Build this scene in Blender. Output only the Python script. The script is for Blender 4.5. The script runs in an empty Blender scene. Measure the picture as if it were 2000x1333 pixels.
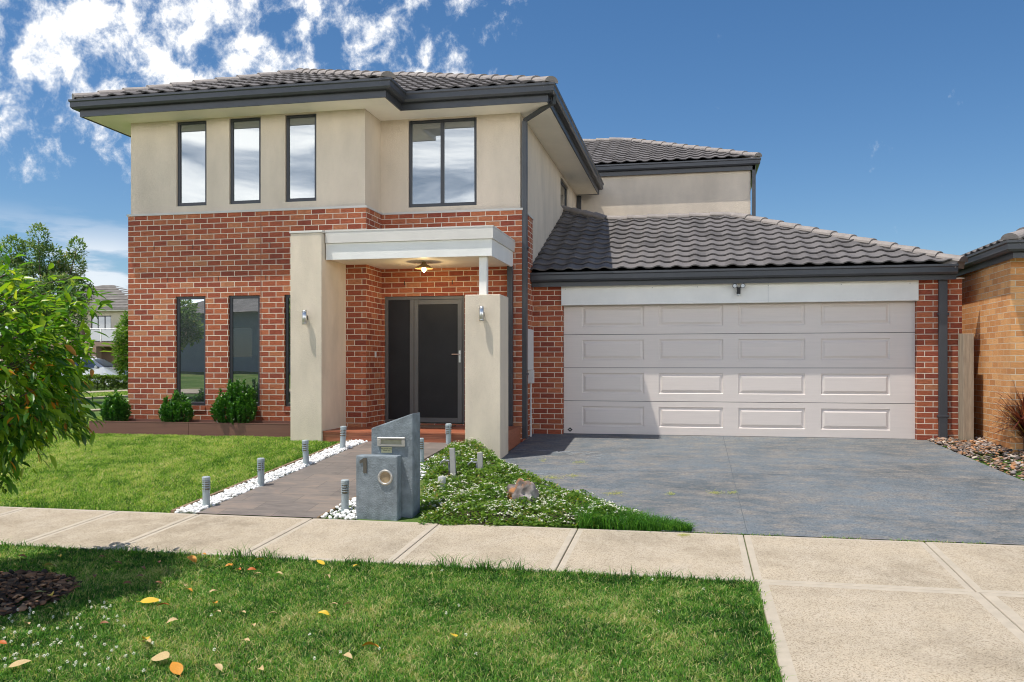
import bpy, bmesh, math, random
import numpy as np
from mathutils import Vector, Matrix
from mathutils import noise as mnoise

random.seed(7)
RNG = np.random.default_rng(11)
scene = bpy.context.scene
COL = scene.collection
rad = math.radians

# ------------------------------------------------------------------ camera model (house axes: X along the facade, Y into depth)
TH = 11.63
CS, SN = math.cos(rad(TH)), math.sin(rad(TH))
EYE = 1.17
FPX = 1700.0
HOR = 712.0
SUN = Vector((-1.25, -1.0, 4.5)).normalized()


def lin(x, pts):
    if x <= pts[0][0]:
        return pts[0][1]
    for (a, b), (c, d) in zip(pts, pts[1:]):
        if x <= c:
            return b + (d - b) * (x - a) / (c - a)
    return pts[-1][1]


YARD = [(2.6, -.60), (6.77, -.468), (8.2, -.392), (11.7, .04), (12.4, .07), (16, .03), (24, -.03), (60, -.03)]
DRIVE = [(2.6, -.60), (6.77, -.468), (8.2, -.392), (14.45, -.004), (60, -.03)]


def ground(x, y):
    if y < 2.6:
        return lin(y, [(-20, .75), (-7.2, -.55), (-7, -.60), (2.6, -.60)])
    w = min(1, max(0, (x + 3.7) / 1.3))
    w = w * w * (3 - 2 * w)
    return lin(y, YARD) * (1 - w) + lin(y, DRIVE) * w


def ray(px, py):
    a, b = (px - 1000) / FPX, (HOR - py) / FPX
    return Vector((-SN + a * CS, CS + a * SN, b))


def on_ground(px, py):
    d = ray(px, py)
    lo, hi = 1.0, 1.0
    while hi < 300 and EYE + d.z * hi > ground(d.x * hi, d.y * hi):
        lo = hi
        hi *= 1.1
    for _ in range(30):
        m = (lo + hi) / 2
        if EYE + d.z * m > ground(d.x * m, d.y * m):
            lo = m
        else:
            hi = m
    return Vector((d.x * hi, d.y * hi, EYE + d.z * hi))


def at_depth(px, d, z=0.0):
    a = (px - 1000) / FPX
    return Vector(((-SN + a * CS) * d, (CS + a * SN) * d, z))


# ------------------------------------------------------------------ object helpers
ORIG = {}


def tag(o, label=None, cat=None, group=None, kind=None):
    if label:
        o["label"] = label
    if cat:
        o["category"] = cat
    if group:
        o["group"] = group
    if kind:
        o["kind"] = kind
    return o


def thing(name, label, cat, loc=(0, 0, 0), group=None):
    o = bpy.data.objects.new(name, None)
    COL.objects.link(o)
    o.location = loc
    o.empty_display_size = .2
    ORIG[o.name] = Vector(loc)
    return tag(o, label, cat, group)


def link(name, me, mats, parent=None, smooth=False):
    """mesh data in world coordinates -> object, shifted so its origin is the thing's base"""
    o = bpy.data.objects.new(name, me)
    COL.objects.link(o)
    for m in (mats if isinstance(mats, (list, tuple)) else [mats]):
        me.materials.append(m)
    if parent is not None:
        off = ORIG[parent.name]
        if off.length > 0:
            me.transform(Matrix.Translation(-off))
        o.parent = parent
        ORIG[o.name] = off
    else:
        ORIG[o.name] = Vector((0, 0, 0))
    if smooth:
        me.polygons.foreach_set("use_smooth", [True] * len(me.polygons))
    return o


def rebase(o, p):
    """give a one-mesh thing its origin at p"""
    p = Vector(p)
    o.data.transform(Matrix.Translation(-p))
    o.location = p
    ORIG[o.name] = p
    return o


class MB:
    def __init__(self):
        self.v, self.f, self.mi, self.m = [], [], [], 0

    def add(self, vs, fs):
        b = len(self.v)
        self.v += [tuple(p) for p in vs]
        for f in fs:
            self.f.append(tuple(b + i for i in f))
            self.mi.append(self.m)
        return self

    def quad(self, a, b, c, d):
        return self.add([a, b, c, d], [(0, 1, 2, 3)])

    def poly(self, pts):
        return self.add(pts, [tuple(range(len(pts)))])

    def box(self, x0, x1, y0, y1, z0, z1, bottom=True):
        vs = [(x0, y0, z0), (x1, y0, z0), (x1, y1, z0), (x0, y1, z0), (x0, y0, z1), (x1, y0, z1), (x1, y1, z1), (x0, y1, z1)]
        fs = [(0, 1, 5, 4), (1, 2, 6, 5), (2, 3, 7, 6), (3, 0, 4, 7), (4, 5, 6, 7)]
        if bottom:
            fs.append((3, 2, 1, 0))
        return self.add(vs, fs)

    def prism(self, pts, axis, a, b):
        """pts: 2D outline; axis 'x' -> (y,z), 'y' -> (x,z), 'z' -> (x,y)"""
        def put(p, t):
            return {'x': (t, p[0], p[1]), 'y': (p[0], t, p[1]), 'z': (p[0], p[1], t)}[axis]
        n = len(pts)
        vs = [put(p, a) for p in pts] + [put(p, b) for p in pts]
        fs = [tuple(range(n - 1, -1, -1)), tuple(range(n, 2 * n))]
        fs += [(i, (i + 1) % n, n + (i + 1) % n, n + i) for i in range(n)]
        return self.add(vs, fs)

    def tube(self, pts, r, n=10, cap=True, r2=None):
        pts = [Vector(p) for p in pts]
        k = len(pts)
        rs = [r] * k if r2 is None else [r + (r2 - r) * i / (k - 1) for i in range(k)]
        if isinstance(r, (list, tuple)):
            rs = list(r)
        vs = []
        up = None
        for i, p in enumerate(pts):
            d = (pts[min(i + 1, k - 1)] - pts[max(i - 1, 0)]).normalized()
            if up is None:
                up = Vector((0, 0, 1)) if abs(d.z) < .9 else Vector((1, 0, 0))
            s = d.cross(up).normalized()
            up = s.cross(d).normalized()
            for j in range(n):
                a = 2 * math.pi * j / n
                vs.append(p + (s * math.cos(a) + up * math.sin(a)) * rs[i])
        fs = []
        for i in range(k - 1):
            for j in range(n):
                fs.append((i * n + j, i * n + (j + 1) % n, (i + 1) * n + (j + 1) % n, (i + 1) * n + j))
        if cap:
            fs.append(tuple(range(n - 1, -1, -1)))
            fs.append(tuple((k - 1) * n + j for j in range(n)))
        return self.add(vs, fs)

    def lathe(self, prof, c, n=20, axis='z', caps=True):
        vs = []
        for (r, h) in prof:
            for j in range(n):
                a = 2 * math.pi * j / n
                q = (r * math.cos(a), r * math.sin(a))
                p = {'z': (q[0], q[1], h), 'y': (q[0], h, q[1]), 'x': (h, q[0], q[1])}[axis]
                vs.append((p[0] + c[0], p[1] + c[1], p[2] + c[2]))
        fs = []
        for i in range(len(prof) - 1):
            for j in range(n):
                fs.append((i * n + j, i * n + (j + 1) % n, (i + 1) * n + (j + 1) % n, (i + 1) * n + j))
        if caps:
            fs.append(tuple(range(n - 1, -1, -1)))
            fs.append(tuple((len(prof) - 1) * n + j for j in range(n)))
        return self.add(vs, fs)

    def sweep(self, path, prof, closed_prof=True, caps=True):
        """profile (outward, z) swept along an XY polyline with mitred corners; outward is to the right of travel"""
        P = [Vector((p[0], p[1])) for p in path]
        k, n = len(P), len(prof)
        vs = []
        for i, p in enumerate(P):
            ns = []
            if i > 0:
                d = (P[i] - P[i - 1]).normalized()
                ns.append(Vector((d.y, -d.x)))
            if i < k - 1:
                d = (P[i + 1] - P[i]).normalized()
                ns.append(Vector((d.y, -d.x)))
            m = ns[0] if len(ns) == 1 else (ns[0] + ns[1]) / (1 + ns[0].dot(ns[1]))
            for (o, z) in prof:
                vs.append((p.x + m.x * o, p.y + m.y * o, z))
        fs = []
        last = n if closed_prof else n - 1
        for i in range(k - 1):
            for j in range(last):
                fs.append((i * n + j, (i + 1) * n + j, (i + 1) * n + (j + 1) % n, i * n + (j + 1) % n))
        if caps and closed_prof:
            fs.append(tuple(range(n)))
            fs.append(tuple((k - 1) * n + j for j in range(n - 1, -1, -1)))
        return self.add(vs, fs)

    def wall(self, axis, c, u0, u1, z0, z1, holes=(), depth=.1, inward=1):
        """sheet wall with openings and reveals. axis 'y': plane y=c over x; axis 'x': plane x=c over y"""
        us = sorted({u0, u1, *[h[0] for h in holes], *[h[1] for h in holes]})
        zs = sorted({z0, z1, *[h[2] for h in holes], *[h[3] for h in holes]})
        us = [u for u in us if u0 <= u <= u1]
        zs = [z for z in zs if z0 <= z <= z1]

        def P(u, z, t=0.0):
            return (u, c + t * inward, z) if axis == 'y' else (c + t * inward, u, z)
        for a, b in zip(us, us[1:]):
            for e, f in zip(zs, zs[1:]):
                if any(h[0] <= a and b <= h[1] and h[2] <= e and f <= h[3] for h in holes):
                    continue
                self.quad(P(a, e), P(b, e), P(b, f), P(a, f))
        for h in holes:
            a, b, e, f = h
            d = depth
            self.quad(P(a, e), P(a, e, d), P(a, f, d), P(a, f))
            self.quad(P(b, e), P(b, e, d), P(b, f, d), P(b, f))
            self.quad(P(a, e), P(b, e), P(b, e, d), P(a, e, d))
            self.quad(P(a, f), P(b, f), P(b, f, d), P(a, f, d))
        return self

    def mesh(self, name):
        me = bpy.data.meshes.new(name)
        me.from_pydata(self.v, [], self.f)
        me.polygons.foreach_set("material_index", self.mi)
        uv = me.uv_layers.new(name="UVMap")
        me.update()
        for p in me.polygons:
            n = p.normal
            ax = max(range(3), key=lambda i: abs(n[i]) + (.001 if i == 1 else 0))
            for li in p.loop_indices:
                q = me.vertices[me.loops[li].vertex_index].co
                uv.data[li].uv = (q.y + 50, q.z + 8.6) if ax == 0 else ((q.x + 50, q.z + 8.6) if ax == 1 else (q.x + 50, q.y + 50))
        return me

    def build(self, name, mats, parent=None, bevel=0, smooth=False, seg=2):
        me = self.mesh(name)
        bm = bmesh.new()
        bm.from_mesh(me)
        if bevel:
            bmesh.ops.remove_doubles(bm, verts=bm.verts, dist=1e-5)
            es = [e for e in bm.edges if len(e.link_faces) == 2 and e.calc_face_angle(0) > .5]
            bmesh.ops.bevel(bm, geom=es, offset=bevel, segments=seg, affect='EDGES', profile=.6, clamp_overlap=True)
        bmesh.ops.recalc_face_normals(bm, faces=bm.faces) if bevel else None
        bm.to_mesh(me)
        bm.free()
        return link(name, me, mats, parent, smooth)


def tri_mesh(name, V, T, tint=None):
    me = bpy.data.meshes.new(name)
    V = np.asarray(V, np.float32)
    T = np.asarray(T, np.int32)
    me.vertices.add(len(V))
    me.vertices.foreach_set("co", V.ravel())
    me.loops.add(T.size)
    me.loops.foreach_set("vertex_index", T.ravel())
    me.polygons.add(len(T))
    me.polygons.foreach_set("loop_start", np.arange(0, T.size, 3, dtype=np.int32))
    if tint is not None:
        a = me.attributes.new("tint", 'FLOAT', 'POINT')
        a.data.foreach_set("value", np.asarray(tint, np.float32))
    me.update(calc_edges=True)
    return me


# ------------------------------------------------------------------ materials
def new_mat(name):
    m = bpy.data.materials.new(name)
    m.use_nodes = True
    nt = m.node_tree
    return m, nt, nt.nodes["Principled BSDF"], nt.nodes["Material Output"]


def N(nt, typ, **kw):
    n = nt.nodes.new(typ)
    for k, v in kw.items():
        if k.startswith("i_"):
            key = k[2:].replace("_", " ")
            n.inputs[int(key) if key.isdigit() else key].default_value = v
        else:
            setattr(n, k, v)
    return n


def ramp(nt, stops, interp='LINEAR'):
    r = nt.nodes.new("ShaderNodeValToRGB")
    r.color_ramp.interpolation = interp
    e = r.color_ramp.elements
    while len(e) < len(stops):
        e.new(.5)
    for el, (p, c) in zip(e, stops):
        el.position = p
        el.color = (*c, 1)
    return r


def plain(name, col, rough=.5, var=.12, scale=6, bump=0.0, bscale=80, metal=0.0, spec=.5, coord='Object', stretch=(1, 1, 1), coat=0):
    m, nt, p, out = new_mat(name)
    tc = N(nt, "ShaderNodeTexCoord")
    mp = N(nt, "ShaderNodeMapping")
    mp.inputs['Scale'].default_value = stretch
    nt.links.new(tc.outputs[coord], mp.inputs[0])
    nz = N(nt, "ShaderNodeTexNoise", i_Scale=scale, i_Detail=5, i_Roughness=.6)
    nt.links.new(mp.outputs[0], nz.inputs[0])
    lo = tuple(c * (1 - var) for c in col)
    hi = tuple(min(1, c * (1 + var)) for c in col)
    r = ramp(nt, [(.3, lo), (.7, hi)])
    nt.links.new(nz.outputs[0], r.inputs[0])
    nt.links.new(r.outputs[0], p.inputs['Base Color'])
    p.inputs['Roughness'].default_value = rough
    p.inputs['Metallic'].default_value = metal
    p.inputs['Specular IOR Level'].default_value = spec
    if coat:
        p.inputs['Coat Weight'].default_value = coat
    if bump:
        nb = N(nt, "ShaderNodeTexNoise", i_Scale=bscale, i_Detail=3)
        nt.links.new(mp.outputs[0], nb.inputs[0])
        b = N(nt, "ShaderNodeBump", i_Strength=bump, i_Distance=.01)
        nt.links.new(nb.outputs[0], b.inputs['Height'])
        nt.links.new(b.outputs[0], p.inputs['Normal'])
    return m


def brick_mat(name, stops, mortar, streak=.25, mortar_size=.005):
    m, nt, p, out = new_mat(name)
    uv = N(nt, "ShaderNodeUVMap")
    uv.uv_map = "UVMap"
    br = N(nt, "ShaderNodeTexBrick", offset=.5, offset_frequency=2, i_Color1=(0, 0, 0, 1), i_Color2=(1, 1, 1, 1), i_Mortar=(0, 0, 0, 1), i_Scale=1.0,
           i_Mortar_Size=mortar_size, i_Mortar_Smooth=.15, i_Bias=0.0, i_Brick_Width=.24, i_Row_Height=.086)
    nt.links.new(uv.outputs[0], br.inputs[0])
    r = ramp(nt, stops)
    nt.links.new(br.outputs[0], r.inputs[0])
    mp = N(nt, "ShaderNodeMapping")
    mp.inputs['Scale'].default_value = (9, 55, 1)
    nt.links.new(uv.outputs[0], mp.inputs[0])
    nz = N(nt, "ShaderNodeTexNoise", i_Scale=1.5, i_Detail=6, i_Roughness=.65)
    nt.links.new(mp.outputs[0], nz.inputs[0])
    big = N(nt, "ShaderNodeTexNoise", i_Scale=.9, i_Detail=3)
    nt.links.new(uv.outputs[0], big.inputs[0])
    r2 = ramp(nt, [(.28, (1 - streak * 1.5,) * 3), (.5, (1, 1, 1)), (.75, (1 + streak * 1.2, 1 + streak * 1.3, 1 + streak * 1.3))])
    nt.links.new(nz.outputs[0], r2.inputs[0])
    mul = N(nt, "ShaderNodeMix", data_type='RGBA', blend_type='MULTIPLY', i_0=1.0)
    nt.links.new(r.outputs[0], mul.inputs[6])
    nt.links.new(r2.outputs[0], mul.inputs[7])
    r3 = ramp(nt, [(.3, (.86, .86, .86)), (.7, (1.1, 1.08, 1.06))])
    nt.links.new(big.outputs[0], r3.inputs[0])
    mul2 = N(nt, "ShaderNodeMix", data_type='RGBA', blend_type='MULTIPLY', i_0=1.0)
    nt.links.new(mul.outputs[2], mul2.inputs[6])
    nt.links.new(r3.outputs[0], mul2.inputs[7])
    mn = N(nt, "ShaderNodeTexNoise", i_Scale=30, i_Detail=3)
    nt.links.new(uv.outputs[0], mn.inputs[0])
    rm = ramp(nt, [(.3, tuple(c * .85 for c in mortar)), (.7, mortar)])
    nt.links.new(mn.outputs[0], rm.inputs[0])
    mx = N(nt, "ShaderNodeMix", data_type='RGBA')
    nt.links.new(br.outputs[1], mx.inputs[0])
    nt.links.new(mul2.outputs[2], mx.inputs[6])
    nt.links.new(rm.outputs[0], mx.inputs[7])
    nt.links.new(mx.outputs[2], p.inputs['Base Color'])
    p.inputs['Roughness'].default_value = .8
    p.inputs['Specular IOR Level'].default_value = .3
    h = N(nt, "ShaderNodeMath", operation='MULTIPLY_ADD', i_1=-1.0)
    nt.links.new(br.outputs[1], h.inputs[0])
    sc = N(nt, "ShaderNodeMath", operation='MULTIPLY', i_1=.45)
    nt.links.new(nz.outputs[0], sc.inputs[0])
    nt.links.new(sc.outputs[0], h.inputs[2])
    b = N(nt, "ShaderNodeBump", i_Strength=.9, i_Distance=.006)
    nt.links.new(h.outputs[0], b.inputs['Height'])
    nt.links.new(b.outputs[0], p.inputs['Normal'])
    return m


def leaf_mat(name, stops, trans=.35, rough=.5, spec=.35):
    m, nt, p, out = new_mat(name)
    at = N(nt, "ShaderNodeAttribute", attribute_name="tint")
    r = ramp(nt, stops)
    nt.links.new(at.outputs['Fac'], r.inputs[0])
    nt.links.new(r.outputs[0], p.inputs['Base Color'])
    p.inputs['Roughness'].default_value = rough
    p.inputs['Specular IOR Level'].default_value = spec
    if trans:
        t = N(nt, "ShaderNodeBsdfTranslucent")
        g = N(nt, "ShaderNodeMix", data_type='RGBA', blend_type='MULTIPLY', i_0=1.0)
        g.inputs[7].default_value = (1.25, 1.3, .55, 1)
        nt.links.new(r.outputs[0], g.inputs[6])
        nt.links.new(g.outputs[2], t.inputs[0])
        mx = N(nt, "ShaderNodeMixShader", i_0=trans)
        nt.links.new(p.outputs[0], mx.inputs[1])
        nt.links.new(t.outputs[0], mx.inputs[2])
        nt.links.new(mx.outputs[0], out.inputs[0])
    return m


def glass_mat(name, base, refl):
    m, nt, p, out = new_mat(name)
    p.inputs['Base Color'].default_value = (*base, 1)
    p.inputs['Roughness'].default_value = .35
    g = N(nt, "ShaderNodeBsdfGlossy")
    g.inputs['Roughness'].default_value = .0
    g.inputs[0].default_value = (.93, .97, 1, 1)
    tc = N(nt, "ShaderNodeTexCoord")
    nz = N(nt, "ShaderNodeTexNoise", i_Scale=1.3, i_Detail=1)
    nt.links.new(tc.outputs['Object'], nz.inputs[0])
    b = N(nt, "ShaderNodeBump", i_Strength=.05, i_Distance=.02)
    nt.links.new(nz.outputs[0], b.inputs['Height'])
    nt.links.new(b.outputs[0], g.inputs['Normal'])
    mx = N(nt, "ShaderNodeMixShader", i_0=refl)
    nt.links.new(p.outputs[0], mx.inputs[1])
    nt.links.new(g.outputs[0], mx.inputs[2])
    nt.links.new(mx.outputs[0], out.inputs[0])
    return m


RED_BRICK = brick_mat("red_brick", [(0, (.26, .062, .036)), (.3, (.335, .084, .042)), (.65, (.405, .115, .052)), (.9, (.45, .15, .068)), (1, (.46, .19, .092))],
                      (.80, .71, .57), .3, .0059)
TAN_BRICK = brick_mat("tan_brick", [(0, (.54, .235, .085)), (.5, (.67, .32, .12)), (1, (.73, .39, .165))], (.74, .63, .46), .15)
RENDER = plain("rendered_wall", (.68, .575, .455), .85, .12, 1.6, .5, 120, spec=.2, stretch=(1, 1, .4))
PILLAR = plain("rendered_pillar", (.685, .585, .455), .85, .12, 2.4, .6, 110, spec=.2, stretch=(1, 1, .45))
CHARCOAL = plain("charcoal_steel", (.05, .053, .06), .38, .12, 3, metal=0, spec=.5)
FRAME = plain("window_frame_paint", (.036, .039, .046), .4, .1, 4)
GREYFRAME = plain("door_frame_paint", (.12, .118, .112), .45, .1, 4)
SOFFIT = plain("soffit_paint", (.90, .84, .72), .7, .04, 2)
WHITE = plain("white_board", (.79, .77, .72), .55, .05, 2.5, .1, 60)
CREAM = plain("cream_flashing", (.66, .62, .56), .5, .05, 2.5)
CAP = plain("ledge_paint", (.58, .55, .50), .6, .06, 3)
GARAGE = plain("garage_door_steel", (.70, .62, .56), .5, .03, 2, .12, 40, stretch=(1, 1, 18))
MESHDARK = plain("security_mesh", (.012, .012, .013), .4, .3, 2, .3, 700, spec=.35)
BLACK = plain("black_rubber", (.015, .015, .016), .6, .2, 8)
STEEL = plain("brushed_steel", (.62, .61, .59), .3, .08, 30, metal=1.0)
DARKSTEEL = plain("dark_metal", (.16, .16, .16), .35, .1, 20, metal=.9)
WHITEPVC = plain("white_plastic", (.62, .63, .62), .4, .05, 6)
GREYPVC = plain("grey_plastic", (.45, .46, .46), .5, .12, 18)
GLASS_UP = glass_mat("upper_glass", (.13, .135, .13), .235)
GLASS_LOW = glass_mat("lower_glass", (.02, .024, .026), .55)
FARGLASS = glass_mat("far_glass", (.03, .04, .05), .14)


def tile_material(name, col):
    m, nt, p, out = new_mat(name)
    tc = N(nt, "ShaderNodeTexCoord")
    a = N(nt, "ShaderNodeTexNoise", i_Scale=2.2, i_Detail=4)
    b = N(nt, "ShaderNodeTexNoise", i_Scale=45, i_Detail=3)
    nt.links.new(tc.outputs['Object'], a.inputs[0])
    nt.links.new(tc.outputs['Object'], b.inputs[0])
    at = N(nt, "ShaderNodeAttribute", attribute_name="tint")
    add = N(nt, "ShaderNodeMath", operation='MULTIPLY_ADD', i_1=.5)
    nt.links.new(at.outputs['Fac'], add.inputs[0])
    nt.links.new(a.outputs[0], add.inputs[2])
    ad2 = N(nt, "ShaderNodeMath", operation='MULTIPLY_ADD', i_1=.35)
    nt.links.new(b.outputs[0], ad2.inputs[0])
    nt.links.new(add.outputs[0], ad2.inputs[2])
    r = ramp(nt, [(.55, tuple(c * .74 for c in col)), (1.0, tuple(c * 1.22 for c in col))])
    nt.links.new(ad2.outputs[0], r.inputs[0])
    nt.links.new(r.outputs[0], p.inputs['Base Color'])
    p.inputs['Roughness'].default_value = .7
    p.inputs['Specular IOR Level'].default_value = .2
    return m


TILE = tile_material("roof_tile_glaze", (.132, .120, .115))
RIDGE = plain("ridge_tile_glaze", (.27, .235, .21), .7, .15, 6, .2, 40)
FARTILE = tile_material("far_roof_tile", (.20, .18, .16))


def deck_material():
    m, nt, p, out = new_mat("merbau_boards")
    tc = N(nt, "ShaderNodeTexCoord")
    mp = N(nt, "ShaderNodeMapping")
    mp.inputs['Scale'].default_value = (2, 40, 40)
    nt.links.new(tc.outputs['Object'], mp.inputs[0])
    nz = N(nt, "ShaderNodeTexNoise", i_Scale=1.2, i_Detail=6, i_Distortion=.6)
    nt.links.new(mp.outputs[0], nz.inputs[0])
    r = ramp(nt, [(.3, (.21, .06, .028)), (.55, (.36, .115, .055)), (.75, (.46, .18, .095))])
    nt.links.new(nz.outputs[0], r.inputs[0])
    nt.links.new(r.outputs[0], p.inputs['Base Color'])
    p.inputs['Roughness'].default_value = .45
    return m


DECK = deck_material()
PLANTER = plain("planter_board", (.17, .075, .05), .6, .12, 3, .15, 50, stretch=(.4, 6, 6))
TIMBER = plain("weathered_timber", (.34, .27, .19), .8, .28, 5, .4, 30, stretch=(6, 6, .6))
EDGING = plain("timber_edging", (.22, .15, .085), .8, .3, 6, .3, 40)


def speckled(name, base, dark, light, fine=140, big=1.2, rough=.85, streak=None, patches=None):
    m, nt, p, out = new_mat(name)
    tc = N(nt, "ShaderNodeTexCoord")
    src = tc.outputs['Object']
    bg = N(nt, "ShaderNodeTexNoise", i_Scale=big, i_Detail=5, i_Roughness=.6)
    nt.links.new(src, bg.inputs[0])
    r = ramp(nt, [(.3, tuple(c * .8 for c in base)), (.5, base), (.7, tuple(min(1, c * 1.1) for c in base))])
    nt.links.new(bg.outputs[0], r.inputs[0])
    col = r.outputs[0]
    stn = N(nt, "ShaderNodeTexNoise", i_Scale=.55, i_Detail=7, i_Roughness=.68, i_Distortion=.6)
    nt.links.new(src, stn.inputs[0])
    rs = ramp(nt, [(.36, (.80, .79, .77)), (.5, (1, 1, 1)), (.66, (1.05, 1.04, 1.02))])
    nt.links.new(stn.outputs[0], rs.inputs[0])
    ms = N(nt, "ShaderNodeMix", data_type='RGBA', blend_type='MULTIPLY', i_0=1.0)
    nt.links.new(col, ms.inputs[6])
    nt.links.new(rs.outputs[0], ms.inputs[7])
    col = ms.outputs[2]
    if patches:
        mp = N(nt, "ShaderNodeMapping")
        mp.inputs['Scale'].default_value = streak or (1, 1, 1)
        nt.links.new(src, mp.inputs[0])
        st = N(nt, "ShaderNodeTexNoise", i_Scale=2.6, i_Detail=9, i_Roughness=.78)
        nt.links.new(mp.outputs[0], st.inputs[0])
        mk = ramp(nt, [(.45, (0, 0, 0)), (.66, (1, 1, 1))])
        nt.links.new(st.outputs[0], mk.inputs[0])
        mx = N(nt, "ShaderNodeMix", data_type='RGBA')
        mx.inputs[7].default_value = (*patches, 1)
        nt.links.new(mk.outputs[0], mx.inputs[0])
        nt.links.new(col, mx.inputs[6])
        col = mx.outputs[2]
    fn = N(nt, "ShaderNodeTexVoronoi", i_Scale=fine)
    nt.links.new(src, fn.inputs[0])
    sp = N(nt, "ShaderNodeSeparateColor")
    nt.links.new(fn.outputs['Color'], sp.inputs[0])
    mk2 = ramp(nt, [(0, dark), (.16, dark), (.24, (1, 1, 1)), (.8, (1, 1, 1)), (.9, light)])
    nt.links.new(sp.outputs[0], mk2.inputs[0])
    mul = N(nt, "ShaderNodeMix", data_type='RGBA', blend_type='MULTIPLY', i_0=1.0)
    nt.links.new(col, mul.inputs[6])
    nt.links.new(mk2.outputs[0], mul.inputs[7])
    nt.links.new(mul.outputs[2], p.inputs['Base Color'])
    p.inputs['Roughness'].default_value = rough
    p.inputs['Specular IOR Level'].default_value = .3
    b = N(nt, "ShaderNodeBump", i_Strength=.35, i_Distance=.004)
    nt.links.new(fn.outputs['Distance'], b.inputs['Height'])
    nt.links.new(b.outputs[0], p.inputs['Normal'])
    return m


CONCRETE = speckled("footpath_concrete", (.44, .368, .27), (.62, .59, .55), (1.16, 1.14, 1.12), 150, 1.3, patches=(.47, .40, .305), streak=(1.5, 1, 1))
TROWEL = plain("trowelled_margin", (.45, .385, .295), .8, .1, 8, .1, 90)
PAVEBLUE = speckled("driveway_coating", (.138, .160, .176), (.72, .72, .72), (1.3, 1.25, 1.2), 75, 1.6, .8, streak=(1.1, 1.9, 1), patches=(.235, .212, .185))
ASPHALT = speckled("road_asphalt", (.075, .075, .08), (.6, .6, .6), (1.5, 1.5, 1.5), 60, .5)
SOIL = plain("soil", (.085, .062, .04), .95, .4, 7, .6, 40)


def ground_material():
    m, nt, p, out = new_mat("turf_soil")
    tc = N(nt, "ShaderNodeTexCoord")
    a = N(nt, "ShaderNodeTexNoise", i_Scale=.7, i_Detail=6)
    b = N(nt, "ShaderNodeTexNoise", i_Scale=60, i_Detail=4)
    nt.links.new(tc.outputs['Object'], a.inputs[0])
    nt.links.new(tc.outputs['Object'], b.inputs[0])
    ad = N(nt, "ShaderNodeMath", operation='MULTIPLY_ADD', i_1=.7)
    nt.links.new(b.outputs[0], ad.inputs[0])
    nt.links.new(a.outputs[0], ad.inputs[2])
    r = ramp(nt, [(.5, (.04, .075, .016)), (.85, (.085, .15, .03)), (1.1, (.17, .18, .07))])
    nt.links.new(ad.outputs[0], r.inputs[0])
    nt.links.new(r.outputs[0], p.inputs['Base Color'])
    p.inputs['Roughness'].default_value = .95
    p.inputs['Specular IOR Level'].default_value = .1
    return m


def pave_material():
    """slate-look tiles of the front path: running bond across the path"""
    m, nt, p, out = new_mat("slate_paver")
    tc = N(nt, "ShaderNodeTexCoord")
    br = N(nt, "ShaderNodeTexBrick", offset=.5, i_Color1=(0, 0, 0, 1), i_Color2=(1, 1, 1, 1), i_Mortar=(.3, .3, .3, 1), i_Scale=1.0,
           i_Mortar_Size=.004, i_Mortar_Smooth=.1, i_Brick_Width=.6, i_Row_Height=.3)
    nt.links.new(tc.outputs['Object'], br.inputs[0])
    mp = N(nt, "ShaderNodeMapping")
    mp.inputs['Scale'].default_value = (2, 7, 1)
    nt.links.new(tc.outputs['Object'], mp.inputs[0])
    nz = N(nt, "ShaderNodeTexNoise", i_Scale=1.6, i_Detail=8, i_Roughness=.7, i_Distortion=.8)
    nt.links.new(mp.outputs[0], nz.inputs[0])
    ad = N(nt, "ShaderNodeMath", operation='MULTIPLY_ADD', i_1=.2)
    nt.links.new(br.outputs[0], ad.inputs[0])
    nt.links.new(nz.outputs[0], ad.inputs[2])
    r = ramp(nt, [(.35, (.115, .10, .088)), (.6, (.185, .158, .138)), (.85, (.27, .21, .165))])
    nt.links.new(ad.outputs[0], r.inputs[0])
    mx = N(nt, "ShaderNodeMix", data_type='RGBA')
    mx.inputs[7].default_value = (.11, .095, .08, 1)
    nt.links.new(br.outputs[1], mx.inputs[0])
    nt.links.new(r.outputs[0], mx.inputs[6])
    nt.links.new(mx.outputs[2], p.inputs['Base Color'])
    p.inputs['Roughness'].default_value = .55
    b = N(nt, "ShaderNodeBump", i_Strength=.4, i_Distance=.006)
    nt.links.new(nz.outputs[0], b.inputs['Height'])
    nt.links.new(b.outputs[0], p.inputs['Normal'])
    return m


GRASS = leaf_mat("grass_blade", [(0, (.022, .075, .012)), (.35, (.095, .285, .03)), (.6, (.235, .42, .07)), (.8, (.52, .50, .2)), (1, (.70, .58, .32))], .42, .55, .25)
LAWN = leaf_mat("lawn_blade", [(0, (.045, .13, .015)), (.35, (.23, .43, .045)), (.6, (.45, .56, .12)), (.8, (.64, .60, .25)), (1, (.74, .64, .36))], .42, .55, .25)
TREELEAF = leaf_mat("street_tree_leaf", [(0, (.035, .11, .016)), (.4, (.11, .27, .02)), (.8, (.32, .46, .03)), (.9, (.48, .52, .05)), (.93, (.55, .20, .02)), (1, (.60, .26, .03))], .5, .32, .5)
SHRUBLEAF = leaf_mat("shrub_leaf", [(0, (.015, .065, .01)), (.55, (.045, .16, .02)), (1, (.15, .33, .05))], .3, .35, .5)
BGLEAF = leaf_mat("background_leaf", [(0, (.06, .13, .05)), (.5, (.17, .28, .09)), (.8, (.32, .38, .15)), (1, (.50, .40, .24))], .3, .6, .2)
COVERLEAF = leaf_mat("ground_cover_leaf", [(0, (.05, .13, .015)), (.5, (.14, .26, .03)), (.85, (.27, .36, .06)), (1, (.40, .28, .09))], .38, .5, .3)
FLOWER = leaf_mat("white_petal", [(0, (.75, .74, .66)), (1, (.9, .88, .84))], .25, .6, .2)
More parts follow.
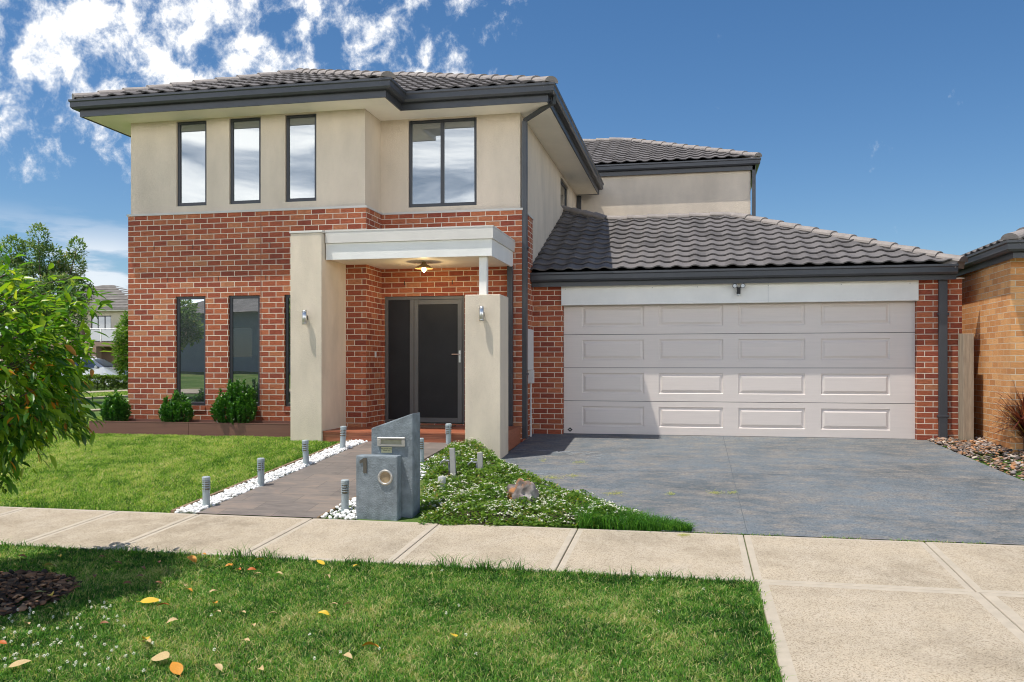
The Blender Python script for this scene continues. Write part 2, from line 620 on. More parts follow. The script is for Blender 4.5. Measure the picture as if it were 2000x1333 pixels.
CHIPS = leaf_mat("stone_chip", [(0, (.06, .05, .048)), (.3, (.20, .15, .115)), (.6, (.42, .20, .085)), (.8, (.30, .26, .24)), (1, (.56, .46, .36))], 0, .8, .3)
BARK = leaf_mat("bark_chip", [(0, (.035, .026, .022)), (.4, (.12, .07, .045)), (.75, (.26, .13, .07)), (1, (.45, .28, .17))], 0, .85, .2)
PEBBLE = leaf_mat("white_pebble", [(0, (.20, .17, .14)), (.15, (.62, .60, .56)), (.35, (.74, .73, .70)), (1, (.84, .83, .80))], 0, .6, .3)
CORDY = leaf_mat("cordyline_leaf", [(0, (.055, .012, .012)), (.5, (.16, .035, .025)), (.8, (.30, .09, .04)), (1, (.36, .25, .07))], .25, .35, .5)
HEDGE = leaf_mat("hedge_leaf", [(0, (.04, .10, .012)), (.6, (.16, .26, .03)), (1, (.30, .40, .06))], .25, .5, .3)
TRUNK = plain("tree_bark", (.10, .075, .052), .9, .3, 20, .6, 60)

# ------------------------------------------------------------------ the house
H = thing("two_storey_house", "two storey red brick and cream rendered house with attached double garage and dark tiled roof", "house", (-4.5, 13.45, 0))


def tile_mesh(name, poly, eave_dir, up_dir, origin, mat, parent, period=.29, rowh=.325, amp=.029, lift=.040, phase=0.0):
    """real wave profile tiles laid over a sloping polygon and cut to its outline"""
    e, t = Vector(eave_dir).normalized(), Vector(up_dir).normalized()
    n = e.cross(t).normalized()
    if n.z < 0:
        n = -n
    o = Vector(origin)
    loc = [((Vector(p) - o).dot(e), (Vector(p) - o).dot(t)) for p in poly]
    u0, u1 = min(p[0] for p in loc), max(p[0] for p in loc)
    t0, t1 = min(p[1] for p in loc), max(p[1] for p in loc)
    S = 8
    cols = int((u1 - u0) / period * S) + S
    bm = bmesh.new()
    lay = bm.verts.layers.float.new("tint")
    rng = random.Random(int(abs(u0 * 97 + t1 * 31) * 10))
    r = 0
    while t0 + r * rowh < t1:
        tb, te = t0 + r * rowh, t0 + (r + 1) * rowh + .085
        rows = []
        tn = [rng.random() for _ in range(cols // S + 3)]
        jit = [rng.uniform(-.004, .004) for _ in range(cols // S + 3)]
        for k, (tt, hh) in enumerate(((tb + .09, lift - .026), (tb, lift - .019), (tb - .002, lift), (tb + .05, lift - .002), (te, .004))):
            row = []
            for c in range(cols + 1):
                u = u0 + c * period / S
                ph = ((u + phase) / period) % 1.0
                w = amp * (math.sin(math.pi * min(1, ph / .62)) ** 1.3 if ph < .62 else -.12 * math.sin(math.pi * (ph - .62) / .38))
                ti = int(((u + phase) - u0) / period)
                v = bm.verts.new(o + e * u + t * (tt + jit[ti] * (k < 4)) + n * (hh + w))
                v[lay] = tn[ti]
                row.append(v)
            rows.append(row)
        for a, b in zip(rows, rows[1:]):
            for c in range(cols):
                bm.faces.new((a[c], a[c + 1], b[c + 1], b[c]))
        r += 1
    m = len(poly)
    ctr = sum((Vector(p) for p in poly), Vector()) / m
    for i in range(m):
        a, b = Vector(poly[i]), Vector(poly[(i + 1) % m])
        d = (b - a).normalized()
        nn = d.cross(n).normalized()
        if (ctr - a).dot(nn) > 0:
            nn = -nn
        q = a + nn * (.03 if abs(d.dot(t)) < .05 and (a - o).dot(t) < t0 + .01 else .0)
        bmesh.ops.bisect_plane(bm, geom=bm.verts[:] + bm.edges[:] + bm.faces[:], plane_co=q, plane_no=nn, clear_outer=True)
    me = bpy.data.meshes.new(name)
    bm.to_mesh(me)
    bm.free()
    ul = MB()
    ul.poly([Vector(p) - n * .03 for p in poly])
    ul.build("roof_underlay", BLACK, parent)
    ob = link(name, me, mat, parent, smooth=False)
    me.polygons.foreach_set("use_smooth", [abs(p.normal.dot(n)) > .6 for p in me.polygons])
    return ob


def ridge_caps(mb, p, q, r=.115, step=.4):
    p, q = Vector(p), Vector(q)
    L = (q - p).length
    d = (q - p).normalized()
    s = d.cross(Vector((0, 0, 1))).normalized()
    up = s.cross(d).normalized()
    k = max(1, round(L / step))
    vs = []
    for pt in (p, q):
        vs += [pt + s * r * 1.0 - up * .12, pt + s * r * .82 + up * .0, pt - s * r * .82 + up * .0, pt - s * r * 1.0 - up * .12]
    mb.add(vs, [(0, 1, 5, 4), (1, 2, 6, 5), (2, 3, 7, 6), (0, 3, 2, 1), (4, 5, 6, 7)])
    for i in range(k):
        a, b = p + d * (L * i / k - .03), p + d * (L * (i + 1) / k)
        vs = []
        for pt, rr, hh in ((a, r * 1.06, .02), (b, r * .96, .0)):
            for j in range(9):
                an = math.pi * j / 8
                vs.append(pt + s * rr * math.cos(an) + up * (rr * .72 * math.sin(an) + hh - .03))
        fs = [(j, j + 1, 9 + j + 1, 9 + j) for j in range(8)]
        fs += [tuple(range(8, -1, -1)), tuple(range(9, 18))]
        mb.add(vs, fs)


SL = math.tan(rad(22.5))
YA, YB, XL, XM, XR = 12.75, 13.45, -9.07, -4.93, -2.61
ZB, ZS = 3.61, 5.14
A_WIN = [(-8.21, -7.67), (-7.27, -6.72), (-6.30, -5.77)]

# brick walls
mb = MB()
mb.wall('y', YA, XL, XM, -.15, ZB, [(a, b, .50, 2.27) for a, b in A_WIN], .10)
mb.wall('x', XM, YA, YB, -.15, ZB, (), .1, -1)
mb.wall('y', YB, XM, XR, -.15, ZB, [(-4.89, -3.54, .215, 2.27)], .10)
mb.wall('x', XR, YB, 14.40, -.15, ZB, (), .1, -1)
mb.wall('x', XL, YA, 22.0, -.15, ZB, (), .1, 1)
for a, b in A_WIN:
    mb.box(a + .002, b - .002, YA - .012, YA + .095, .42, .498)
mb.build("brick_wall", RED_BRICK, H)
mb = MB()
mb.wall('y', 14.40, XR, -2.10, -.15, 2.50, (), .1)
mb.wall('x', -2.10, 14.40, 14.56, -.15, 2.50)
mb.build("garage_brick_wall", RED_BRICK, H)
mb = MB()
mb.wall('y', 14.40, 3.41, 4.05, -.15, 2.50)
mb.wall('x', 3.41, 14.40, 14.56, -.15, 2.50)
mb.wall('x', 4.05, 14.40, 21.0, -.15, 2.50)
mb.build("garage_brick_wall", RED_BRICK, H)
# expansion joint + weep holes
mb = MB()
mb.box(-6.705, -6.693, YA - .003, YA + .01, .0, ZB)
mb.build("expansion_joint", plain("joint_sealant", (.26, .10, .06), .7, .1), H)
mb = MB()
for zz, xs in ((2.51, (-8.35, -7.45, -6.62)), (3.03, (-8.6, -7.9, -6.55))):
    for x in xs:
        mb = MB()
        mb.box(x, x + .012, YA - .002, YA + .01, zz, zz + .07)
        mb.build("weep_hole", BLACK, H)
for x in (-4.55, -3.75):
    mb = MB()
    mb.box(x, x + .012, YB - .002, YB + .01, 2.45, 2.52)
    mb.build("weep_hole", BLACK, H)

# rendered upper walls
UP = [(a, b, 3.74, 5.12) for a, b in A_WIN]
mb = MB()
mb.wall('y', YA + .03, XL + .03, XM - .03, ZB, ZS + .02, UP, .09)
mb.wall('x', XM - .03, YA + .03, YB + .03, ZB, ZS + .02)
mb.wall('y', YB + .03, XM - .03, XR - .03, ZB, ZS + .02, [(-4.49, -3.35, 3.71, 5.12)], .09)
mb.wall('x', XR - .03, YB + .03, 14.40, ZB, ZS + .02)
mb.wall('x', XR - .03, 14.40, 20.6, 2.0, ZS + .02, [(17.8, 18.96, 4.45, 5.05)], .09, -1)
mb.wall('x', XL + .03, YA + .03, 22.0, ZB, ZS + .02)
mb.build("rendered_wall", RENDER, H)
mb = MB()
mb.wall('y', 20.6, XR - .4, 1.33, 3.2, 5.62)
mb.wall('x', 1.33, 20.6, 28, 2.0, 5.62)
mb.build("rear_wing_wall", RENDER, H)
# ledge between brick and render
mb = MB()
mb.sweep([(XL, 22.0), (XL, YA), (XM, YA), (XM, YB), (XR, YB), (XR, 14.40)], [(.018, ZB - .012), (.018, ZB + .022), (-.04, ZB + .03), (-.04, ZB - .012)])
mb.build("wall_ledge", CAP, H)


def window(parent, x0, x1, z0, z1, y, glass, mull=(), axis='y', bar=.045):
    """frame with its panes; y is the wall plane"""
    f, g = MB(), MB()

    def B(m, a, b, c, d, e, h):
        if axis == 'y':
            m.box(a, b, c, d, e, h)
        else:
            m.box(y - (d - y), y - (c - y), a, b, e, h)
    ya, yb = y + .035, y + .09
    g0 = .003
    B(f, x0 + g0, x0 + bar, ya, yb, z0 + g0, z1 - g0)
    B(f, x1 - bar, x1 - g0, ya, yb, z0 + g0, z1 - g0)
    B(f, x0 + bar, x1 - bar, ya, yb, z0 + g0, z0 + bar + .015)
    B(f, x0 + bar, x1 - bar, ya, yb, z1 - bar, z1 - g0)
    xs = [x0 + bar] + [c for mm in mull for c in (mm - bar * .6, mm + bar * .6)] + [x1 - bar]
    for mm in mull:
        B(f, mm - bar * .6, mm + bar * .6, ya - .006, yb, z0 + bar + .015, z1 - bar)
    w = f.build("window", FRAME, parent, bevel=.004, seg=1)
    for a, b in zip(xs[::2], xs[1::2]):
        g = MB()
        B(g, a, b, ya + .022, ya + .028, z0 + bar + .015, z1 - bar)
        g.build("pane", glass, w)
    return w


for a, b in A_WIN:
    window(H, a, b, .50, 2.27, YA, GLASS_LOW)
    window(H, a, b, 3.74, 5.12, YA + .03, GLASS_UP)
window(H, -4.49, -3.35, 3.71, 5.12, YB + .03, GLASS_UP, mull=(-3.93,))
window(H, 17.8, 18.96, 4.45, 5.05, XR - .03, GLASS_LOW, axis='x')

# eaves: soffit, fascia, gutter
EA = [(-9.58, 21.8), (-9.58, 12.25), (-4.43, 12.25), (-4.43, 12.95), (-2.11, 12.95), (-2.11, 20.3)]
mb = MB()
mb.poly([(x, y, ZS) for x, y in EA])
mb.build("soffit", SOFFIT, H)
GUT = [(.0, .0), (.075, .0), (.10, .03), (.10, .10), (.118, .115), (.118, .145), (.104, .145), (.09, .12), (.02, .11)]


def eaves(path, z, fz0, fz1, end_gap=0):
    a = MB()
    a.sweep(path, [(0, fz0), (0, fz1), (-.022, fz1), (-.022, fz0)])
    a.build("fascia", CHARCOAL, H)
    b = MB()
    b.sweep(path, [(.003 + o, z + h) for o, h in GUT])
    b.build("gutter", CHARCOAL, H)


eaves(EA, 5.235, ZS - .012, 5.36)
mb = MB()
mb.box(-2.6, -2.10, 20.28, 20.30, ZS - .01, 5.36)
mb.build("eave_return", CHARCOAL, H)
# roofs of the main block
z0 = 5.385
fl = .045


def zA(y):
    return z0 + SL * (y - 12.205)


yA0, yB0, xR0, xl0, xm0 = 12.205, 12.905, -2.065, -9.625, -4.385
apA = ((xl0 + xm0) / 2, yA0 + (xm0 - xl0) / 2, z0 + SL * (xm0 - xl0) / 2)
zrA = apA[2]
vA = (apA[0], yB0 + (zrA - z0) / SL, zrA)
hw = (xR0 - xl0) / 2
apM = (xl0 + hw, yB0 + hw, z0 + SL * hw)
UPF = (0, math.cos(rad(22.5)), math.sin(rad(22.5)))
tile_mesh("roof", [(xl0, yA0, z0), (xm0, yA0, z0), apA], (1, 0, 0), UPF, (xl0, yA0, z0), TILE, H)
tile_mesh("roof", [(xm0, yB0, z0), (xR0, yB0, z0), apM, vA], (1, 0, 0), UPF, (xm0, yB0, z0), TILE, H, phase=.11)
mb = MB()
mb.poly([(xm0, yA0, z0), (xm0, yB0, z0), vA, apA])
mb.poly([(xR0, yB0, z0), (xR0, 20.3, z0), (apM[0], 24, apM[2]), apM])
mb.poly([(xl0, yA0, z0), apA, vA, apM, (apM[0], 24, apM[2]), (xl0, 21.8, z0)])
mb.build("roof_slope", TILE, H)
mb = MB()
ridge_caps(mb, (xl0, yA0, z0 + .03), (apA[0], apA[1], apA[2] + .04))
ridge_caps(mb, (xm0, yA0, z0 + .03), (apA[0], apA[1], apA[2] + .04))
ridge_caps(mb, (apA[0], apA[1], apA[2] + .04), (vA[0], vA[1], vA[2] + .04))
ridge_caps(mb, (xR0, yB0, z0 + .03), (apM[0], apM[1], apM[2] + .04))
mb.build("ridge_cap", RIDGE, H)
# rear wing roof
zr = 5.875
eaves([(-3.2, 20.52), (1.43, 20.52), (1.43, 28)], 5.70, 5.60, 5.84)
xr1, yr0 = 1.475, 20.475
t = 3.25
apR = (xr1 - t, yr0 + t, zr + SL * t)
tile_mesh("roof", [(-3.6, yr0, zr), (xr1, yr0, zr), apR, (-3.6, yr0 + t, zr + SL * t)], (1, 0, 0), UPF, (-3.6, yr0, zr), TILE, H)
mb = MB()
mb.poly([(xr1, yr0, zr), (xr1, 28, zr), apR])
mb.poly([apR, (xr1, 28, zr), (-3.6, 28, zr), (-3.6, apR[1], apR[2])])
mb.build("roof_slope", TILE, H)
mb = MB()
ridge_caps(mb, (xr1, yr0, zr + .03), (apR[0], apR[1], apR[2] + .04))
ridge_caps(mb, (-3.6, apR[1], apR[2] + .04), (apR[0], apR[1], apR[2] + .04))
mb.build("ridge_cap", RIDGE, H)

# garage roof
yg, zg = 14.20, 2.70
eaves([(XR + .01, 14.255), (3.93, 14.255)], 2.535, 2.455, 2.67)
mb = MB()
mb.box(XR + .01, 4.05, 14.26, 14.40, 2.47, 2.476)
mb.build("soffit", SOFFIT, H)
tt = 3.2
R1 = (3.99 - tt, yg + tt, zg + SL * tt)
R2 = (-1.62, yg + tt, zg + SL * tt)
R3 = (-2.64, yg + tt + .95, zg + SL * (tt + .95))
tile_mesh("garage_roof", [(-2.64, yg, zg), (3.99, yg, zg), R1, (-2.64, R1[1], R1[2])], (1, 0, 0), UPF, (-2.64, yg, zg), TILE, H)
tile_mesh("garage_roof", [(-2.64, R1[1], R1[2]), R2, R3], (1, 0, 0), UPF, (-2.64, R1[1], R1[2]), TILE, H)
mb = MB()
mb.poly([(3.99, yg, zg), (3.99, 20.6, zg), R1])
mb.poly([R1, (3.99, 20.6, zg), (-1.0, 20.6, zg), R2])
mb.poly([R2, (-1.0, 20.6, zg + .6), R3])
mb.build("roof_slope", TILE, H)
mb = MB()
ridge_caps(mb, (3.99, yg, zg + .03), (R1[0], R1[1], R1[2] + .04))
ridge_caps(mb, (R2[0], R2[1], R2[2] + .04), (R1[0], R1[1], R1[2] + .04))
ridge_caps(mb, (R3[0], R3[1], R3[2] + .05), (R2[0], R2[1], R2[2] + .05))
mb.build("ridge_cap", RIDGE, H)

# garage door
DX0, DX1, DY = -2.10, 3.41, 14.50
gd_root = None
mb = MB()
rows = [(.012, .555), (.563, 1.108), (1.116, 1.662), (1.670, 2.22)]
pan = [(-1.79 + 1.268 * i, -.76 + 1.268 * i) for i in range(4)]
for z0_, z1_ in rows:
    pz0, pz1 = z0_ + .125, z1_ - .085
    xs = [DX0 + .004] + [c for p in pan for c in p] + [DX1 - .004]
    zs = [z0_, pz0, pz1, z1_]
    for i, (a, b) in enumerate(zip(xs, xs[1:])):
        for j, (e, f) in enumerate(zip(zs, zs[1:])):
            if j == 1 and i % 2 == 1:
                rings = [(0, 0), (.014, .016), (.030, .016), (.062, .0), (.062, .0)]
                P = [[(a + o, DY + d, e + o), (b - o, DY + d, e + o), (b - o, DY + d, f - o), (a + o, DY + d, f - o)] for o, d in rings[:4]]
                for r0, r1 in zip(P, P[1:]):
                    for k in range(4):
                        mb.quad(r0[k], r0[(k + 1) % 4], r1[(k + 1) % 4], r1[k])
                mb.quad(*P[-1])
            else:
                mb.quad((a, DY, e), (b, DY, e), (b, DY, f), (a, DY, f))
    mb.quad((DX0 + .004, DY, z1_), (DX1 - .004, DY, z1_), (DX1 - .004, DY + .03, z1_), (DX0 + .004, DY + .03, z1_))
    mb.quad((DX0 + .004, DY + .03, z0_), (DX1 - .004, DY + .03, z0_), (DX1 - .004, DY, z0_), (DX0 + .004, DY, z0_))
gd = mb.build("garage_door", GARAGE, H)
mb = MB()
mb.box(DX0, DX1, DY + .028, DY + .035, .0, 2.3)
mb.box(DX0 + .004, DX1 - .004, DY - .004, DY + .02, -.01, .011)
mb.build("rubber_seal", BLACK, gd)
mb = MB()
cx, cz, r_ = -1.99, .075, .038
for s in (1, .36):
    mb.m = 0 if s == 1 else 1
    yy = DY - .004 if s == 1 else DY - .006
    mb.prism([(cx - r_ * 1.15 * s, cz), (cx, cz - r_ * s), (cx + r_ * 1.15 * s, cz), (cx, cz + r_ * s)], 'y', yy, DY)
mb.build("emblem", [BLACK, STEEL], gd)
mb = MB()
mb.box(DX0 - .02, 3.425, 14.36, 14.398, 2.15, 2.468)
pn = mb.build("lintel_panel", WHITE, H, bevel=.004, seg=1)
mb = MB()
for x in (-2.05, -.62, .1, 1.2, 2.3, 3.3):
    mb = MB()
    mb.lathe([(.009, -.002), (.009, .004)], (x, 14.36, 2.42), 8, 'y')
    mb.build("screw", GREYPVC, pn)
mb = MB()
mb.box(1.195, 1.2, 14.3575, 14.361, 2.152, 2.466)
mb.build("panel_joint", GREYPVC, pn)

# security floodlight
mb = MB()
fx = .74
mb.box(fx - .028, fx + .028, 14.28, 14.36, 2.29, 2.385)
mb.tube([(fx - .06, 14.27, 2.41), (fx, 14.30, 2.385), (fx + .06, 14.27, 2.41)], .01, 8)
fl_ = mb.build("floodlight", BLACK, H, bevel=.008)
for s in (-1, 1):
    mb = MB()
    mb.m = 0
    mb.lathe([(.025, .02), (.036, -.0), (.038, -.035), (.033, -.037), (.031, -.028)], (fx + s * .062, 14.26, 2.415), 18, 'y')
    mb.m = 1
    mb.lathe([(.031, -.0285), (.0, -.032)], (fx + s * .062, 14.26, 2.415), 18, 'y', caps=False)
    mb.build("lamp_head", [BLACK, WHITEPVC], fl_, smooth=False)
mb = MB()
mb.lathe([(.0, -.03), (.018, -.024), (.026, -.008), (.028, .0)], (fx, 14.30, 2.288), 12, 'z')
mb.build("motion_sensor", WHITEPVC, fl_, smooth=True)

# portico
mb = MB()
mb.box(-5.75, -5.26, 11.83, YA - .001, -.2, 3.085)
pl = mb.build("tall_pillar", PILLAR, H, bevel=.012)
mb = MB()
mb.box(-5.76, -5.245, 11.82, YA - .001, 3.086, 3.118)
mb.build("pillar_cap", CREAM, pl, bevel=.005)
mb = MB()
mb.box(-3.11, -2.60, 11.83, 12.38, -.2, 2.146)
mb.build("short_pillar", PILLAR, H, bevel=.012)
mb = MB()
mb.box(-2.955, -2.845, 12.03, 12.14, 2.147, 2.72)
mb.build("canopy_post", WHITE, H, bevel=.004)
mb = MB()
mb.box(-5.245, -2.75, 11.95, YB - .002, 2.725, 2.94)
mb.box(-5.245, -2.75, 11.95, 11.985, 2.70, 2.725)
mb.box(-2.785, -2.75, 11.985, YB - .002, 2.70, 2.725)
cn = mb.build("canopy", WHITE, H)
mb = MB()
mb.box(-5.243, -2.725, 11.92, YB - .002, 2.941, 3.105)
mb.box(-5.243, -2.72, 11.915, YB - .002, 3.106, 3.125)
mb.build("canopy_flashing", CREAM, cn)
mb = MB()
mb.box(-5.24, -2.79, 11.99, YB - .003, 2.716, 2.7245)
mb.build("canopy_ceiling", SOFFIT, cn)
# canopy downpipe behind the short pillar
mb = MB()
mb.box(-2.83, -2.745, 13.36, 13.445, .2, 2.715)
mb.build("downpipe", CHARCOAL, H, bevel=.005)

# wall lights
for (wx, wz) in ((-5.49, 1.85), (-2.85, 1.87)):
    mb = MB()
    prof = [(.030, -.098), (.033, -.1), (.033, -.078), (.031, -.076), (.033, -.074), (.033, .074), (.031, .076), (.033, .078), (.033, .1), (.030, .098)]
    mb.lathe(prof, (wx, 11.755, wz), 24)
    w = mb.build("wall_light", STEEL, H, smooth=False)
    for p in w.data.polygons:
        p.use_smooth = abs(p.normal.z) < .5
    mb = MB()
    mb.box(wx - .02, wx + .02, 11.78, 11.83, wz - .03, wz + .03)
    mb.build("bracket", DARKSTEEL, w)
# porch lamp
lx, ly, lz = -3.95, 12.6, 2.716
mb = MB()
mb.lathe([(.03, 0), (.03, -.02), (.035, -.03), (.14, -.095), (.142, -.102), (.138, -.103), (.03, -.035)], (lx, ly, lz), 24)
pln = mb.build("porch_lamp", plain("brass_shade", (.42, .28, .14), .4, .1, 10, metal=.3), H, smooth=True)
mb = MB()
mb.lathe([(.018, -.04), (.02, -.07), (.034, -.1), (.036, -.118), (.028, -.14), (.012, -.152), (.001, -.155)], (lx, ly, lz), 16)
m, nt, p, out = new_mat("lit_bulb")
p.inputs['Emission Color'].default_value = (1, .62, .22, 1)
p.inputs['Emission Strength'].default_value = 9
mb.build("bulb", m, pln, smooth=True)
L = bpy.data.lights.new("porch_lamp_glow", 'POINT')
L.energy = 5.5
L.color = (1, .72, .36)
L.shadow_soft_size = .04
lo = bpy.data.objects.new("porch_lamp_glow", L)
COL.objects.link(lo)
lo.location = (lx, ly, lz - .19)

# entry door
mb = MB()
fy0, fy1 = YB + .03, YB + .10
dx0, dx1, dz0, dz1 = -4.885, -3.545, .225, 2.265
mid = -4.43
mb.box(dx0, dx0 + .05, fy0, fy1, dz0, dz1)
mb.box(dx1 - .04, dx1, fy0, fy1, dz0, dz1)
mb.box(dx0 + .05, dx1 - .04, fy0, fy1, dz1 - .05, dz1)
mb.box(mid - .035, mid + .035, fy0, fy1, dz0, dz1 - .05)
mb.box(dx0 + .05, mid - .035, fy0, fy1, dz0, dz0 + .05)
mb.build("door_frame", GREYFRAME, H, bevel=.004, seg=1)
mb = MB()
mb.box(dx0 + .05, mid - .035, fy0 + .02, fy0 + .03, dz0 + .05, dz1 - .05)
mb.build("sidelight", MESHDARK, H)
mb = MB()
sx0, sx1, sz0, sz1 = mid + .04, dx1 - .045, dz0 + .01, dz1 - .055
y0_, y1_ = fy0 - .008, fy0 + .03
mb.box(sx0, sx0 + .07, y0_, y1_, sz0, sz1)
mb.box(sx1 - .07, sx1, y0_, y1_, sz0, sz1)
mb.box(sx0 + .07, sx1 - .07, y0_, y1_, sz1 - .075, sz1)
mb.box(sx0 + .07, sx1 - .07, y0_, y1_, sz0, sz0 + .075)
sd = mb.build("screen_door", GREYFRAME, H, bevel=.004, seg=1)
mb = MB()
mb.box(sx0 + .07, sx1 - .07, y0_ + .012, y0_ + .018, sz0 + .075, sz1 - .075)
mb.build("mesh_panel", MESHDARK, sd)
mb = MB()
hx, hz = sx1 - .035, 1.33
mb.box(hx - .016, hx + .016, y0_ - .01, y0_, hz - .13, hz + .06)
mb.tube([(hx, y0_ - .005, hz), (hx, y0_ - .05, hz), (hx - .03, y0_ - .055, hz), (hx - .12, y0_ - .05, hz)], .009, 8)
mb.build("handle", STEEL, sd)
mb = MB()
mb.lathe([(.012, 0), (.012, -.01)], (hx, y0_ - .01, hz - .09), 10, 'y')
mb.build("lock", STEEL, sd)
# doorbell on the brick return
mb = MB()
mb.box(XM, XM + .018, 13.12, 13.16, 1.28, 1.37)
mb.build("doorbell", WHITEPVC, H, bevel=.004)

# deck
mb = MB()
yy = 11.86
while yy < YB - .02:
    y2 = min(yy + .09, YB - .004)
    mb.box(-5.255, -3.112 if yy < 12.385 else -2.615, yy, y2, .175, .20)
    yy += .095
mb.box(-5.255, -3.113, 11.875, 11.90, -.1, .172)
mb.box(-3.113, -2.63, 12.386, 12.40, -.1, .172)
mb.box(-2.655, -2.63, 12.40, YB - .004, -.1, .172)
mb.box(-5.25, -3.115, 11.90, 13.4, -.1, .15)
mb.build("deck", DECK, H)
mb = MB()
mb.box(-4.35, -3.62, 12.78, 13.22, .2015, .214)
dm = mb.build("door_mat", plain("coir", (.24, .15, .09), .95, .2, 60, .6, 300), None)
rebase(dm, (-3.98, 13.0, .2))
tag(dm, "brown coir door mat on the timber deck before the screen door", "mat")


def downpipe(x0, x1, y0, y1, z0, z1, straps=(), extra=None):
    m = MB()
    m.box(x0, x1, y0, y1, z0, z1)
    if extra:
        for e in extra:
            m.tube(e, .045, 4)
    for s in straps:
        m.box(x0 - .018, x1 + .018, y0 - .004, y1, s, s + .035)
    return m.build("downpipe", CHARCOAL, H, bevel=.006)


downpipe(-2.607, -2.535, 13.455, 13.56, .0, 5.0, (1.0, 3.0), [[(-2.04, 13.08, 5.27), (-2.05, 13.10, 5.16), (-2.57, 13.50, 5.02), (-2.57, 13.505, 4.9)]])
downpipe(3.71, 3.83, 14.33, 14.397, -.03, 2.56, (.36, 1.92))
downpipe(1.36, 1.44, 20.52, 20.60, 2.6, 5.72)
downpipe(-2.63, -2.53, 20.32, 20.40, 2.8, 5.12)
# meter box
mb = MB()
mb.box(XR, -2.55, 13.60, 14.17, 1.08, 1.74)
mx_ = mb.build("meter_box", WHITEPVC, H, bevel=.008)
mb = MB()
mb.box(XR, -2.53, 13.98, 14.12, .86, 1.078)
mb.tube([(-2.575, 14.04, .87), (-2.575, 14.04, -.02)], .014, 8)
for z in (.3, .6):
    mb.box(-2.607, -2.555, 14.02, 14.06, z, z + .02)
mb.build("conduit", WHITEPVC, mx_)

# ------------------------------------------------------------------ planter
mb = MB()
mb.box(-9.36, -7.62, 12.18, 12.215, -.05, .265)
mb.box(-7.615, -5.752, 12.18, 12.215, -.05, .265)
mb.box(-9.36, -9.325, 12.215, 13.4, -.05, .265)
mb.box(-9.355, -5.755, 12.176, 12.22, .2655, .272)
mb.box(-9.30, -5.76, 12.55, 12.57, .15, .29)
pt = mb.build("garden_planter", PLANTER, None)
rebase(pt, (-7.5, 12.2, .05))
tag(pt, "low red brown board planter edging along the front brick wall", "planter")
mb = MB()
for i in range(30):
    for j in range(3):
        x0_, x1_ = -9.32 + i * .119, -9.32 + (i + 1) * .119
        y0_, y1_ = 12.22 + j * .11, 12.22 + (j + 1) * .11
        h = lambda x, y: .17 + .03 * mnoise.noise(Vector((x * 4, y * 4, 3)))
        mb.quad((x0_, y0_, h(x0_, y0_)), (x1_, y0_, h(x1_, y0_)), (x1_, y1_, h(x1_, y1_)), (x0_, y1_, h(x0_, y1_)))
tag(mb.build("garden_soil", SOIL, None), kind="structure")

# ------------------------------------------------------------------ ground
xs = np.concatenate([[-400, -200, -100, -60, -40], np.arange(-30, -12, 1.5), np.arange(-12, 8, .25), np.arange(8, 30, 2), [40, 60, 100, 200, 400]])
ys = np.concatenate([[-400, -200, -100, -60, -30, -20, -16, -12, -9, -7.2, -7, 0, 2.0, 2.59], np.arange(2.6, 16, .2), np.arange(16, 40, 2), [50, 70, 100, 200, 400, 700]])
V = np.array([(x, y, ground(x, y) - .012 - (0.1 if -7.1 < y < 2.6 else 0)) for y in ys for x in xs])
nx = len(xs)
T = []
for j in range(len(ys) - 1):
    for i in range(nx - 1):
        a = j * nx + i
        T += [(a, a + 1, a + nx + 1), (a, a + nx + 1, a + nx)]
g = link("ground", tri_mesh("ground", V, T), ground_material(), None, smooth=True)
tag(g, kind="structure")


def sheet(name, mat, ys_, xl_, xr_, dz, nx_=2, skirt=.12):
    """ribbon over the ground between two x(y) edges"""
    m = MB()
    rows_ = []
    for y in ys_:
        a, b = xl_(y), xr_(y)
        rows_.append([(a + (b - a) * i / (nx_ - 1), y) for i in range(nx_)])
    for r0, r1 in zip(rows_, rows_[1:]):
        for i in range(nx_ - 1):
            q = [r0[i], r0[i + 1], r1[i + 1], r1[i]]
            m.poly([(x, y, ground(x, y) + dz) for x, y in q])
    return m.build(name, mat, None)


# footpath slabs with tooled joints and trowelled margins
JX = [-15, -13.6, -12.2, -10.8, -9.4, -8.2, -7.05, -5.95, -5.0, -3.74, -2.41, -1.05, .467]
FY0, FY1 = 6.77, 8.2
mb = MB()


def slab(m, x0, x1, y0, y1, margin=.045, gap=.0035):
    zf = lambda y: lin(y, YARD) + .01
    a, b, c, d = x0 + gap, x1 - gap, y0 + gap, y1 - gap
    e = .009
    # bevelled rim
    def ringp(o, dz):
        return [(a + o, c + o, zf(c + o) + dz), (b - o, c + o, zf(c + o) + dz), (b - o, d - o, zf(d - o) + dz), (a + o, d - o, zf(d - o) + dz)]
    R = [ringp(0, -.09), ringp(0, -.010), ringp(e * .35, -.003), ringp(e, 0), ringp(margin + e, 0.0005)]
    for k, (p0, p1) in enumerate(zip(R, R[1:])):
        m.m = 1 if k >= 1 else 0
        for i in range(4):
            m.quad(p0[i], p0[(i + 1) % 4], p1[(i + 1) % 4], p1[i])
    m.m = 0
    m.quad(*R[-1])


